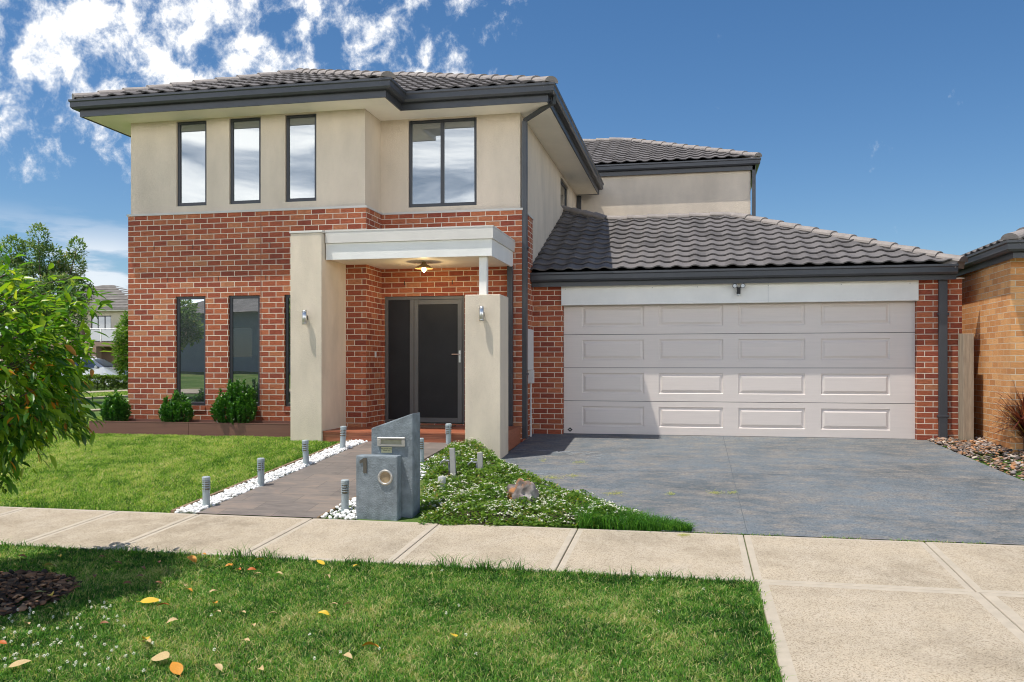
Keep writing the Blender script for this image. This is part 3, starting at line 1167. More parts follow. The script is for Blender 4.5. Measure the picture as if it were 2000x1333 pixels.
for a, b in zip(JX, JX[1:]):
    slab(mb, a, b, FY0, FY1)
for a, b in ((.467, 2.0), (2.0, 3.6), (3.6, 5.2), (5.2, 6.6), (6.6, 8.0), (8, 9.4)):
    slab(mb, a, b, FY0, FY1)
tag(mb.build("footpath", [CONCRETE, TROWEL], None), kind="structure")
mb = MB()
slab(mb, .478, 2.02, 2.75, FY0 - .0, .07)
slab(mb, 2.02, 4.9, 2.75, FY0 - .0, .07)
tag(mb.build("driveway_crossover", [CONCRETE, TROWEL], None), kind="structure")
mb = MB()
mb.box(-60, 60, 2.3, 2.74, -.75, -.592)
tag(mb.build("kerb", CONCRETE, None, bevel=.03), kind="structure")
mb = MB()
mb.quad((-120, -7, -.69), (120, -7, -.69), (120, 2.3, -.69), (-120, 2.3, -.69))
tag(mb.build("road", ASPHALT, None), kind="structure")

# coloured driveway
DLP = [(14.45, -2.6), (13.2, -2.6), (12.5, -2.55)] + [(lambda p: (p.y, p.x))(on_ground(*q)) for q in ((972, 884), (968, 897), (1000, 918), (1062, 945), (1130, 970), (1200, 992), (1280, 1014), (1345, 1030))]
DL = sorted(DLP)
DL = [(8.205, DL[0][1])] + DL
DR = [(8.205, 4.25), (11.1, 3.82), (14.3, 3.56), (14.5, 3.50)]
dys = list(np.arange(8.205, 14.5, .15)) + [14.52]
mb = MB()
for a, b in zip(dys, dys[1:]):
    la, lb = lin(a, DL) - .25, lin(b, DL) - .25
    la, lb = max(la, -2.62), max(lb, -2.62)
    ra, rb = lin(a, DR), lin(b, DR)
    mb.poly([(la, a, lin(a, DRIVE) + .012), (ra, a, lin(a, DRIVE) + .012), (rb, b, lin(b, DRIVE) + .012), (lb, b, lin(b, DRIVE) + .012)])
    mb.poly([(ra, a, lin(a, DRIVE) + .012), (ra + .004, a, lin(a, DRIVE) - .1), (rb + .004, b, lin(b, DRIVE) - .1), (rb, b, lin(b, DRIVE) + .012)])
tag(mb.build("driveway", PAVEBLUE, None), kind="structure")
# saw cuts in the driveway
mb = MB()
for x0_, x1_, ya_, yb_ in ((.50, .508, 8.25, 14.4), (-1.5, 3.7, 11.2, 11.208)):
    n_ = 40
    for i in range(n_):
        if x1_ - x0_ < .1:
            a, b = ya_ + (yb_ - ya_) * i / n_, ya_ + (yb_ - ya_) * (i + 1) / n_
            mb.quad((x0_, a, lin(a, DRIVE) + .0135), (x1_, a, lin(a, DRIVE) + .0135), (x1_, b, lin(b, DRIVE) + .0135), (x0_, b, lin(b, DRIVE) + .0135))
    if x1_ - x0_ > .1:
        mb.quad((x0_, ya_, lin(ya_, DRIVE) + .0138), (x1_, ya_, lin(ya_, DRIVE) + .0138), (x1_, yb_, lin(yb_, DRIVE) + .0138), (x0_, yb_, lin(yb_, DRIVE) + .0138))
tag(mb.build("driveway_joint", plain("joint_grit", (.095, .105, .112), .9, .2), None), kind="structure")  # the saw cut's own dark grey colour

mb = MB()
for (a0, b0), (a1, b1), wd in (((1005, 879), (1182, 888), .012), ((1050, 882), (1182, 891), .016), ((1085, 886), (1180, 894), .012), ((1110, 890), (1176, 897), .010), ((1010, 930), (1075, 927), .012)):
    p0, p1 = on_ground(a0, b0), on_ground(a1, b1)
    for k in range(6):
        f0, f1 = k / 6, (k + random.uniform(.7, .98)) / 6
        q0, q1 = p0.lerp(p1, f0), p0.lerp(p1, f1)
        mb.quad(*[(x, y, lin(y, DRIVE) + .016) for x, y in ((q0.x, q0.y), (q1.x, q1.y), (q1.x, q1.y + wd), (q0.x, q0.y + wd))])
tag(mb.build("driveway_scuff_marks", plain("chalky_scuff", (.42, .44, .45), .9, .3, 30), None), kind="structure")

# front path
pa, pb_ = on_ground(384, 1005), on_ground(706, 869)
pc, pd = on_ground(620, 1013), on_ground(850, 892)
PXL, PXR = (pa.x + pb_.x) / 2, (pc.x + pd.x) / 2
print("PATH", pa, pb_, pc, pd)
ysp = list(np.arange(8.205, 11.86, .12)) + [11.87]
PATHL = [(pa.y, pa.x), (pb_.y, pb_.x)]
PATHR = [(pc.y, pc.x), (pd.y, pd.x)]


def ext(pts, y):
    (a, b), (c, d) = pts
    return b + (d - b) * (y - a) / (c - a)


mb = MB()
for a, b in zip(ysp, ysp[1:]):
    za, zb_ = lin(a, YARD) + .014, lin(b, YARD) + .014
    mb.quad((ext(PATHL, a), a, za), (ext(PATHR, a), a, za), (ext(PATHR, b), b, zb_), (ext(PATHL, b), b, zb_))
    for P in (PATHL, PATHR):
        mb.quad((ext(P, a), a, za), (ext(P, b), b, zb_), (ext(P, b), b, zb_ - .06), (ext(P, a), a, za - .06))
tag(mb.build("front_path", pave_material(), None), kind="structure")
ELA, ELB = on_ground(345, 1000), on_ground(664, 870)
EDGEL = [(ELA.y, ELA.x), (ELB.y, ELB.x)]
mb = MB()
mb2 = MB()
for a, b in zip(ysp, ysp[1:]):
    for m_, P, o in ((mb, EDGEL, 0),):
        za, zb_ = lin(a, YARD) + .035, lin(b, YARD) + .035
        xa, xb = ext(P, a), ext(P, b)
        m_.add([(xa - .02, a, za - .1), (xa + .02, a, za - .1), (xb + .02, b, zb_ - .1), (xb - .02, b, zb_ - .1), (xa - .02, a, za), (xa + .02, a, za), (xb + .02, b, zb_), (xb - .02, b, zb_)],
               [(0, 1, 5, 4), (1, 2, 6, 5), (3, 0, 4, 7), (4, 5, 6, 7), (2, 3, 7, 6)])
ed = mb.build("garden_edging", EDGING, None)
rebase(ed, (ELA.x, ELA.y, ELA.z))
tag(ed, "thin brown timber edging strip between lawn and white pebbles", "garden edging")
PEBR = [(8.205, ext(PATHR, 8.205) + .42), (11.8, ext(PATHR, 11.8) + .22)]
ed2 = MB()
for a, b in zip(ysp, ysp[1:]):
    za, zb_ = ground(ext(PATHR, a), a) + .022, ground(ext(PATHR, b), b) + .022
    xa, xb = ext(PATHR, a) + .015, ext(PATHR, b) + .015
    ed2.add([(xa - .01, a, za - .1), (xa + .012, a, za - .1), (xb + .012, b, zb_ - .1), (xb - .01, b, zb_ - .1), (xa - .01, a, za), (xa + .012, a, za), (xb + .012, b, zb_), (xb - .01, b, zb_)],
            [(0, 1, 5, 4), (1, 2, 6, 5), (3, 0, 4, 7), (4, 5, 6, 7), (2, 3, 7, 6)])
e2 = ed2.build("garden_edging", EDGING, None)
rebase(e2, (pc.x, pc.y, pc.z))
tag(e2, "thin dark timber edging along the path on the letterbox side", "garden edging")


# ------------------------------------------------------------------ scattered small stuff
def ico():
    bm = bmesh.new()
    bmesh.ops.create_icosphere(bm, subdivisions=1, radius=1)
    v = np.array([p.co[:] for p in bm.verts])
    bm.faces.ensure_lookup_table()
    t_ = np.array([[q.index for q in f.verts] for f in bm.faces])
    bm.free()
    return v, t_


def ico2():
    bm = bmesh.new()
    bmesh.ops.create_icosphere(bm, subdivisions=2, radius=1)
    v = np.array([p.co[:] for p in bm.verts])
    bm.faces.ensure_lookup_table()
    t_ = np.array([[q.index for q in f.verts] for f in bm.faces])
    bm.free()
    return v, t_


def scatter(name, mat, pts, base, sizes, flat, tints, rough=.25, tilt=.5, smooth=False):
    bv, bt = base
    n, k = len(pts), len(bv)
    V = np.empty((n, k, 3))
    for i in range(n):
        s = sizes[i] * np.array([1, RNG.uniform(.6, 1), flat * RNG.uniform(.7, 1.3)])
        v = bv * (1 + RNG.uniform(-rough, rough, (k, 1))) * s
        e = Matrix.Rotation(RNG.uniform(0, 6.28), 3, 'Z') @ Matrix.Rotation(RNG.uniform(-tilt, tilt), 3, 'X') @ Matrix.Rotation(RNG.uniform(-tilt, tilt), 3, 'Y')
        V[i] = v @ np.array(e).T + pts[i]
    T_ = (bt[None] + (np.arange(n) * k)[:, None, None]).reshape(-1, 3)
    return link(name, tri_mesh(name, V.reshape(-1, 3), T_, np.repeat(tints, k)), mat, None, smooth=smooth)


ICO, ICO2 = ico(), ico2()
pts = []
while len(pts) < 3400:
    y = random.uniform(8.22, 11.85)
    if random.random() < .62:
        x = random.uniform(ext(EDGEL, y) + .03, ext(PATHL, y) - .015)
    else:
        x = random.uniform(ext(PATHR, y) + .03, lin(y, PEBR))
        if y < 8.45 and x > -3.3:
            continue
    pts.append((x, y, ground(x, y) + random.uniform(.0, .03)))
n = len(pts)
tag(scatter("white_pebbles", PEBBLE, pts, ICO2, RNG.uniform(.012, .027, n), .65, RNG.uniform(0, 1, n) ** .6, .1, .6, True), "white pebbles filling the strips beside the path", "pebbles", kind="stuff")

# stone chips by the neighbour's wall
pts = []
while len(pts) < 3300:
    y = random.uniform(8.25, 14.38)
    x0_ = lin(y, DR) + .02
    x = random.uniform(x0_, 4.29 if y > 13.1 else 5.6)
    if y > 14.05 and 3.94 < x < 4.16:
        continue
    pts.append((x, y, lin(y, DRIVE) + random.uniform(.0, .035) + min(.05, (x - x0_) * .1)))
n = len(pts)
tag(scatter("stone_chips", CHIPS, pts, ICO, RNG.uniform(.018, .05, n), .28, RNG.uniform(0, 1, n), .35, .5), "mixed brown and grey stone chips beside the driveway", "stone chips", kind="stuff")
# mulch ring under the street tree
MUL = Vector((-5.02, 5.38, 0))
pts = []
while len(pts) < 1500:
    a, r_ = random.uniform(0, 6.28), .62 * math.sqrt(random.random())
    x, y = MUL.x + r_ * math.cos(a), MUL.y + r_ * math.sin(a)
    pts.append((x, y, ground(x, y) + random.uniform(0, .03) + .04 * (1 - r_ / .62)))
n = len(pts)
tag(scatter("bark_mulch", BARK, pts, ICO, RNG.uniform(.012, .045, n), .25, RNG.uniform(0, 1, n) ** 1.5, .35, .5), "dark bark mulch ring at the foot of the street tree", "mulch", kind="stuff")


def fbm(x, y, s, seed=0.0):
    return mnoise.fractal(Vector((x * s, y * s, seed)), 1.0, 2.0, 3)


def blades(name, mat, P, L, W, tint, lean=.5):
    """P (n,3) roots; each blade is a bent, tapering strip"""
    P = np.asarray(P)
    n = len(P)
    L = np.asarray(L)[:, None]
    W = np.asarray(W)[:, None]
    a = RNG.uniform(0, 2 * np.pi, n)
    side = np.stack([np.cos(a), np.sin(a), np.zeros(n)], 1)
    b = RNG.uniform(0, 2 * np.pi, n)
    ld = np.stack([np.cos(b), np.sin(b), np.zeros(n)], 1) * RNG.uniform(.1, lean, (n, 1))
    up = np.array([0, 0, 1.0])
    m1 = P + L * .55 * (up + ld * .6)
    tip = P + L * (up * RNG.uniform(.75, 1, (n, 1)) + ld * 1.8)
    V = np.stack([P - side * W, P + side * W, m1 - side * W * .8, m1 + side * W * .8, tip], 1).reshape(-1, 3)
    o = (np.arange(n) * 5)[:, None]
    T = np.concatenate([o + np.array([[0, 1, 3]]), o + np.array([[0, 3, 2]]), o + np.array([[2, 3, 4]])])
    return link(name, tri_mesh(name, V, T, np.repeat(tint, 5)), mat, None)


# nature strip grass (in front of the footpath)
P, Ls, Ws, Tn = [], [], [], []
while len(P) < 200000:
    y = 3.75 + 3.02 * random.random()
    x = random.uniform(-8.8, .46)
    if x < -.93 * y - 1.7:
        continue
    dm_ = math.hypot(x - MUL.x, y - MUL.y)
    if dm_ < .58 + .06 * fbm(x, y, 5, 2):
        continue
    f = fbm(x, y, 1.6, 1.0)
    f2 = fbm(x, y, 6.0, 5.0)
    edge = min(FY0 - y, (.46 - x) * 1.4)
    P.append((x, y, ground(x, y) - .004))
    l = random.uniform(.018, .036) * (1 + .25 * f2)
    if edge < .35:
        l *= 1 + 1.0 * (1 - edge / .35) * max(0, .45 + fbm(x, y, 3.2, 9)) * random.random()
    if edge < .02:
        l *= random.uniform(.5, 1.3)
    Ls.append(l)
    Ws.append(random.uniform(.0018, .0042))
    t_ = .38 + .36 * f + .28 * f2 + random.gauss(0, .27)
    if edge < .45:
        t_ -= .18 * (1 - edge / .45)
    if random.random() < .08:
        t_ = random.uniform(.72, 1)
    Tn.append(t_)
tag(blades("verge_grass", GRASS, P, Ls, Ws, np.clip(Tn, 0, 1), 1.0), "green mown grass of the nature strip before the footpath", "grass", kind="stuff")
# long tufts along the footpath edge and in the garden corner
P, Ls, Ws, Tn = [], [], [], []
tufts = [(x, 40, .055) for x in np.arange(-6.2, .4, .16)]
tufts = [(random.uniform(-6.4, .42), random.randint(3, 22), random.uniform(.035, .10)) for _ in range(90)] + [(-3.75, 40, .13), (-3.45, 40, .12), (-1.9, 50, .13), (-1.6, 60, .12), (-1.35, 50, .11), (-.2, 40, .1)]
for x, k, l in tufts:
    y = FY0 - abs(random.gauss(0, .035)) - .01
    for _ in range(k):
        xx, yy = x + random.gauss(0, .06), min(FY0 - .004, y + random.gauss(0, .03))
        if xx > .46:
            continue
        P.append((xx, yy, ground(xx, yy) - .004))
        Ls.append(l * random.uniform(.6, 1.2))
        Ws.append(random.uniform(.002, .004))
        Tn.append(random.uniform(0, .4))
for _ in range(70):     # ragged edge along the crossover
    y0_, k = random.uniform(3.9, 6.72), random.randint(4, 16)
    for _ in range(k):
        x, y = .455 + random.gauss(0, .022), y0_ + random.gauss(0, .05)
        P.append((x, y, ground(x, y)))
        Ls.append(random.uniform(.02, .06))
        Ws.append(random.uniform(.002, .004))
        Tn.append(random.uniform(.05, .7))
for _ in range(3400):   # grass corner between footpath and driveway
    s = random.random()
    x = -1.05 + 1.08 * s
    w = .62 * (1 - s) ** .8 + .06
    y = 8.22 + w * random.random()
    if x > lin(y, DL) + .02:
        x = lin(y, DL) - random.random() * .25
    P.append((x, y, ground(x, y)))
    Ls.append(random.uniform(.07, .21) * (1.0 - .5 * s))
    Ws.append(random.uniform(.003, .0055))
    Tn.append(random.uniform(.0, .5))
for _ in range(900):    # weeds in the joint before the driveway
    x = random.uniform(.02, 3.4)
    if fbm(x, 0, 1.7, 3) < -.1:
        continue
    y = 8.2 + random.gauss(0, .012)
    P.append((x, y, ground(x, y)))
    Ls.append(random.uniform(.012, .035))
    Ws.append(random.uniform(.002, .004))
    Tn.append(random.uniform(.2, .95))
tag(blades("long_grass", GRASS, P, Ls, Ws, np.clip(Tn, 0, 1), .9), "long untrimmed grass tufts along the footpath edges", "grass", kind="stuff")

# front lawn
P, Ls, Ws, Tn = [], [], [], []
while len(P) < 150000:
    y = 8.21 + 3.96 * random.random() if random.random() < .86 else random.uniform(12.2, 17)
    xr_ = ext(EDGEL, y) - .02 if y < 11.8 else -5.3
    if y > 11.83:
        xr_ = -5.76
    if y > 12.17:
        xr_ = -9.37
    x = random.uniform(-12.6, xr_)
    if x < -.93 * y - .3 or x > xr_:
        continue
    f = fbm(x, y, 1.1, 4.0)
    f2 = fbm(x, y, 5.0, 8.0)
    edge = min(xr_ - x, y - 8.2)
    P.append((x, y, ground(x, y) - .006))
    Ls.append(random.uniform(.022, .045) * (1 + .3 * f2))
    Ws.append(random.uniform(.002, .0045))
    t_ = .42 + .26 * f + .28 * f2 + random.gauss(0, .27)
    if edge < .5:
        t_ -= .25 * (1 - edge / .5)
    Tn.append(t_)
tag(blades("lawn_grass", LAWN, P, Ls, Ws, np.clip(Tn, 0, 1), 1.0), "pale green front lawn between footpath and house", "lawn", kind="stuff")


def leaves(P, D, UPV, L, W, bend=.15, fold=.18):
    """arrays -> folded, pointed leaves of 8 verts"""
    P, D, UPV = np.asarray(P, float), np.asarray(D, float), np.asarray(UPV, float)
    L, W = np.asarray(L, float)[:, None], np.asarray(W, float)[:, None]
    D = D / np.linalg.norm(D, axis=1, keepdims=True)
    S = np.cross(D, UPV)
    S = S / (np.linalg.norm(S, axis=1, keepdims=True) + 1e-9)
    U = np.cross(S, D)
    c1 = P + D * L * .35 - U * L * bend * .2
    c2 = P + D * L * .7 - U * L * bend * .6
    tip = P + D * L - U * L * bend * 1.2
    f = U * W * fold * 2
    l1, r1 = c1 - S * W + f, c1 + S * W + f
    l2, r2 = c2 - S * W * .8 + f * .8, c2 + S * W * .8 + f * .8
    V = np.stack([P, l1, c1, r1, l2, c2, r2, tip], 1).reshape(-1, 3)
    o = (np.arange(len(P)) * 8)[:, None]
    F = [(0, 2, 1), (0, 3, 2), (1, 2, 5), (1, 5, 4), (2, 3, 6), (2, 6, 5), (4, 5, 7), (5, 6, 7)]
    T = np.concatenate([o + np.array([f_]) for f_ in F])
    return V, T


def unit(n):
    v = RNG.normal(0, 1, (n, 3))
    return v / np.linalg.norm(v, axis=1, keepdims=True)


# ------------------------------------------------------------------ street tree
TR = thing("street_tree", "leafy young street tree with glossy green and a few orange leaves in bark mulch", "tree", (MUL.x, MUL.y, ground(MUL.x, MUL.y)))
tz = ground(MUL.x, MUL.y)
C = Vector((-5.28, 5.42, 1.18))
RX, RY, RZ = .98, 1.0, .90
tm = MB()
tm.tube([(MUL.x, MUL.y, tz - .05), (MUL.x - .02, MUL.y, tz + .7), (C.x - .02, C.y, 1.2), (C.x, C.y, 2.0)], [.045, .036, .026, .01], 10)
twigs = []
rngt = random.Random(5)
for i in range(680):
    a = rngt.uniform(0, 6.283)
    ph = math.asin(rngt.uniform(-.98, 1))
    rr = rngt.uniform(.5, 1.0) ** .6 * (1.1 if rngt.random() < .06 else 1)
    lump = 1 + .42 * mnoise.noise(Vector((math.cos(a) * 1.8, math.sin(a) * 1.8, ph * 1.8)))
    d = Vector((math.cos(ph) * math.cos(a) * RX, math.cos(ph) * math.sin(a) * RY, math.sin(ph) * RZ)) * rr * lump
    twigs.append((C + d, d))
nb = 0
for (p, d) in twigs:
    root = Vector((C.x, C.y, max(.45, p.z - .45)))
    mid_ = root.lerp(p, .55) + Vector((0, 0, .08))
    if nb < 90:
        tm.tube([root, mid_, p], [.011, .007, .003], 5)
        nb += 1
tm.build("trunk", TRUNK, TR, smooth=True)
P, D, U, L_, W_, Tn = [], [], [], [], [], []
for (p, d) in twigs:
    dn = d.normalized()
    for k in range(rngt.randint(9, 16)):
        out_ = (dn * .8 + Vector((rngt.gauss(0, .65), rngt.gauss(0, .65), rngt.gauss(-.25, .5)))).normalized()
        P.append(p + Vector((rngt.gauss(0, .05), rngt.gauss(0, .05), rngt.gauss(0, .05))) - dn * rngt.uniform(0, .12))
        D.append(out_)
        U.append(Vector((rngt.gauss(0, .35), rngt.gauss(0, .35), 1)))
        l = rngt.uniform(.055, .145)
        L_.append(l)
        W_.append(l * rngt.uniform(.13, .2))
        hgt = (p.z - .4) / 1.45
        tt_ = rngt.uniform(.0, .8) + .25 * max(0, hgt - .45)  # higher leaves tinted yellower: sunlight on the crown top painted into the colour
        if rngt.random() < .045 and p.z < 1.35:
            tt_ = rngt.uniform(.94, 1)
        else:
            tt_ = min(tt_, .89)
        Tn.append(tt_)
V, T = leaves(P, D, U, L_, W_, .2, .2)
link("crown", tri_mesh("crown", V, T, np.repeat(Tn, 8)), TREELEAF, TR)


# ------------------------------------------------------------------ shrubs in the planter
def shrub(x, y, z, r, h, label, n):
    s = thing("shrub", label, "shrub", (x, y, z), "clipped shrubs in the planter")
    P, D, U, L, W, T_ = [], [], [], [], [], []
    stems = 90
    for i in range(stems):
        a, e = random.uniform(0, 6.28), random.random() ** .6
        top = Vector((x + r * .92 * e * math.cos(a), y + r * .92 * e * math.sin(a), z + h * (1 - .38 * e * e) * random.uniform(.72, 1.2)))
        rt = Vector((x + r * .7 * e * math.cos(a), y + r * .7 * e * math.sin(a), z + .04))
        for k in range(n // stems):
            f = random.random() ** .55
            q = rt.lerp(top, f) + Vector((math.cos(a), math.sin(a), 0)) * r * .25 * math.sin(math.pi * f) * e
            b = random.uniform(0, 6.28)
            P.append(q)
            D.append((math.cos(b) * .7 + math.cos(a) * .3 * e, math.sin(b) * .7 + math.sin(a) * .3 * e, random.uniform(.35, 1.0)))
            U.append((random.gauss(0, .4), random.gauss(0, .4), 1))
            l = random.uniform(.035, .06)
            L.append(l)
            W.append(l * .24)
            T_.append(min(1, max(0, random.gauss(.45, .22) + .15 * (f > .85))))
    V, T = leaves(P, D, U, L, W, .05, .25)
    link("foliage", tri_mesh("foliage", V, T, np.repeat(T_, 8)), SHRUBLEAF, s)
    m = MB()
    for i in range(7):
        a = i * .9
        m.tube([(x + .02 * math.cos(a), y + .02 * math.sin(a), z - .03), (x + r * .5 * math.cos(a), y + r * .5 * math.sin(a), z + h * .6)], .008, 5)
    m.build("stem", TRUNK, s)
    return s


shrub(-9.07, 12.42, .17, .215, .50, "small round green shrub at the brick corner end of the planter", 3600)
shrub(-7.98, 12.42, .17, .235, .50, "small green shrub below the window nearest the house corner", 4000)
shrub(-6.95, 12.44, .17, .345, .66, "largest of the round green shrubs in front of the brick wall", 8000)
# sapling weed by the tall pillar
w_ = thing("weed_plant", "small yellowing seedling between planter and tall rendered pillar", "plant", (-5.92, 12.4, .17))
P = [(-5.92 + random.gauss(0, .02), 12.4 + random.gauss(0, .02), .18 + .2 * random.random()) for _ in range(40)]
D = unit(40)
V, T = leaves(P, D, [(0, 0, 1)] * 40, RNG.uniform(.04, .07, 40), RNG.uniform(.012, .02, 40))
link("foliage", tri_mesh("foliage", V, T, np.repeat(RNG.uniform(.3, 1, 40), 8)), COVERLEAF, w_)

# ------------------------------------------------------------------ garden bed with white flowers
BEDPX = [(822, 1026), (826, 960), (822, 915), (838, 902), (868, 880), (905, 850), (975, 848), (975, 868), (968, 895), (1000, 918), (1062, 945), (1130, 970), (1200, 992), (1255, 1008), (1230, 1033)]
BED = [on_ground(*q) for q in BEDPX]
BEDXY = [(p.x, p.y) for p in BED]


def inside(x, y, poly):
    c = False
    j = len(poly) - 1
    for i in range(len(poly)):
        (xi, yi), (xj, yj) = poly[i], poly[j]
        if (yi > y) != (yj > y) and x < (xj - xi) * (y - yi) / (yj - yi) + xi:
            c = not c
        j = i
    return c


def edge_dist(x, y, poly):
    best = 9
    for i in range(len(poly)):
        a, b = Vector(poly[i]), Vector(poly[(i + 1) % len(poly)])
        p = Vector((x, y))
        t_ = max(0, min(1, (p - a).dot(b - a) / max(1e-9, (b - a).length_squared)))
        best = min(best, (p - a - (b - a) * t_).length)
    return best


bx0, bx1 = min(p[0] for p in BEDXY), max(p[0] for p in BEDXY)
by0, by1 = min(p[1] for p in BEDXY), max(p[1] for p in BEDXY)


def bedz(x, y, e):
    h = .02 + .09 * min(1, e / .25) * max(.15, 1 + 1.5 * fbm(x, y, 3.0, 6)) + .07 * max(0, (y - 10.2) / 1.8) * min(1, e / .2)
    return ground(x, y) + h


P, D, U, L, W, Tn = [], [], [], [], [], []
FP, FT = [], []
while len(P) < 34000:
    x, y = random.uniform(bx0 - .06, bx1 + .06), random.uniform(by0 - .05, by1 + .05)
    jx, jy = x + .05 * fbm(x, y, 4, 1), y + .05 * fbm(x, y, 4, 2)
    if not inside(jx, jy, BEDXY):
        continue
    e = edge_dist(jx, jy, BEDXY)
    if fbm(x, y, 3.4, 21) < -.28 and random.random() < .75:
        continue
    z = bedz(x, y, e)
    P.append((x, y, ground(x, y) + (z - ground(x, y)) * random.uniform(.45, 1.0)))
    D.append((random.gauss(0, 1), random.gauss(0, 1), random.uniform(-.1, 1.1)))
    U.append((random.gauss(0, .3), random.gauss(0, .3), 1))
    l = random.uniform(.026, .05)
    L.append(l)
    W.append(l * random.uniform(.17, .28))
    Tn.append(min(1, max(0, .42 + .3 * fbm(x, y, 3, 7) + random.gauss(0, .24))))
V, T = leaves(P, D, U, L, W, .2, .15)
tag(link("ground_cover", tri_mesh("ground_cover", V, T, np.repeat(Tn, 8)), COVERLEAF, None), "low green ground cover between letterbox and driveway", "ground cover", kind="stuff")
P, D, U, L, W, Tn = [], [], [], [], [], []
heads = 0
while heads < 1350:
    x, y = random.uniform(bx0, bx1), random.uniform(by0, by1)
    if not inside(x, y, BEDXY):
        continue
    if random.random() > .22 + 1.7 * fbm(x, y, 3.0, 12) + (.28 if y < 9.4 else -.04):
        continue
    heads += 1
    z = bedz(x, y, edge_dist(x, y, BEDXY)) + random.uniform(.0, .02)
    k0 = random.uniform(0, 6)
    for k in range(random.randint(4, 7)):
        a = k0 + k * 1.1
        P.append((x + random.gauss(0, .006), y + random.gauss(0, .006), z + random.gauss(0, .004)))
        D.append((math.cos(a), math.sin(a), random.uniform(.15, .7)))
        U.append((0, 0, 1))
        L.append(random.uniform(.012, .021))
        W.append(random.uniform(.004, .007))
        Tn.append(random.random())
# clover heads on the nature strip
for _ in range(100):
    if random.random() < .75:
        q = on_ground(random.uniform(0, 330) * random.random() ** .4, random.uniform(1170, 1330))
    else:
        q = on_ground(random.uniform(0, 1500), random.uniform(1100, 1330))
    if math.hypot(q.x - MUL.x, q.y - MUL.y) < .6 or q.x > .4:
        continue
    for k in range(22):
        d = unit(1)[0]
        P.append((q.x + d[0] * .003, q.y + d[1] * .003, q.z + .045 + d[2] * .003))
        D.append((d[0], d[1], d[2] * .8 + .2))
        U.append((0, 0, 1))
        L.append(.0085)
        W.append(.0026)
        Tn.append(random.random())
V, T = leaves(P, D, U, L, W, .1, .1)
tag(link("white_blossoms", tri_mesh("white_blossoms", V, T, np.repeat(Tn, 8)), FLOWER, None), "tiny white blossoms over the ground cover and clover in the grass", "flowers", kind="stuff")
# soil under the bed
mb = MB()
for i in range(20):
    y0_, y1_ = by0 + (by1 - by0) * i / 20, by0 + (by1 - by0) * (i + 1) / 20
    for j in range(20):
        x0_, x1_ = bx0 + (bx1 - bx0) * j / 20, bx0 + (bx1 - bx0) * (j + 1) / 20
        if inside((x0_ + x1_) / 2, (y0_ + y1_) / 2, BEDXY) and edge_dist((x0_ + x1_) / 2, (y0_ + y1_) / 2, BEDXY) > .09:
            mb.quad(*[(x, y, ground(x, y) - .002) for x, y in ((x0_, y0_), (x1_, y0_), (x1_, y1_), (x0_, y1_))])
tag(mb.build("garden_bed", SOIL, None), kind="structure")

# rock
rp = on_ground(1020, 990)
bm = bmesh.new()
bmesh.ops.create_icosphere(bm, subdivisions=4, radius=1)
for v in bm.verts:
    nrm = v.co.normalized()
    k = 1 + .42 * mnoise.fractal(nrm * 1.9 + Vector((3, 1, 0)), .8, 2, 6) + .05 * mnoise.noise(nrm * 9)
    v.co = Vector((nrm.x * .165 * k, nrm.y * .13 * k, nrm.z * .19 * k))
me = bpy.data.meshes.new("garden_rock")
bm.to_mesh(me)
bm.free()
m, nt, p, out = new_mat("lichen_rock")
tc = N(nt, "ShaderNodeTexCoord")
a = N(nt, "ShaderNodeTexNoise", i_Scale=7, i_Detail=7)
b = N(nt, "ShaderNodeTexNoise", i_Scale=4, i_Detail=5)
mp = N(nt, "ShaderNodeMapping")
mp.inputs['Location'].default_value = (4, 2, 7)
nt.links.new(tc.outputs['Object'], a.inputs[0])
nt.links.new(tc.outputs['Object'], mp.inputs[0])
nt.links.new(mp.outputs[0], b.inputs[0])
r1 = ramp(nt, [(.35, (.08, .065, .055)), (.5, (.24, .20, .18)), (.68, (.40, .37, .34))])
r2 = ramp(nt, [(.52, (0, 0, 0)), (.6, (1, 1, 1))])
nt.links.new(a.outputs[0], r1.inputs[0])
nt.links.new(b.outputs[0], r2.inputs[0])
mx = N(nt, "ShaderNodeMix", data_type='RGBA')
mx.inputs[7].default_value = (.38, .16, .05, 1)
nt.links.new(r2.outputs[0], mx.inputs[0])
nt.links.new(r1.outputs[0], mx.inputs[6])
nt.links.new(mx.outputs[2], p.inputs['Base Color'])
p.inputs['Roughness'].default_value = .9
bb = N(nt, "ShaderNodeBump", i_Strength=.8, i_Distance=.02)
nt.links.new(a.outputs[0], bb.inputs['Height'])
nt.links.new(bb.outputs[0], p.inputs['Normal'])
rk = bpy.data.objects.new("garden_rock", me)
COL.objects.link(rk)
me.materials.append(m)
rk.location = (rp.x, rp.y, rp.z + .08)
me.polygons.foreach_set("use_smooth", [True] * len(me.polygons))
tag(rk, "rough grey rock with orange lichen among the white flowers", "rock")

# ------------------------------------------------------------------ path lights
BOL = plain("bollard_paint", (.36, .41, .42), .45, .08, 12)
LENS = plain("bollard_lens", (.20, .16, .09), .35, .1, 20)  # brown kept dark to paint in the shadow between the louvres


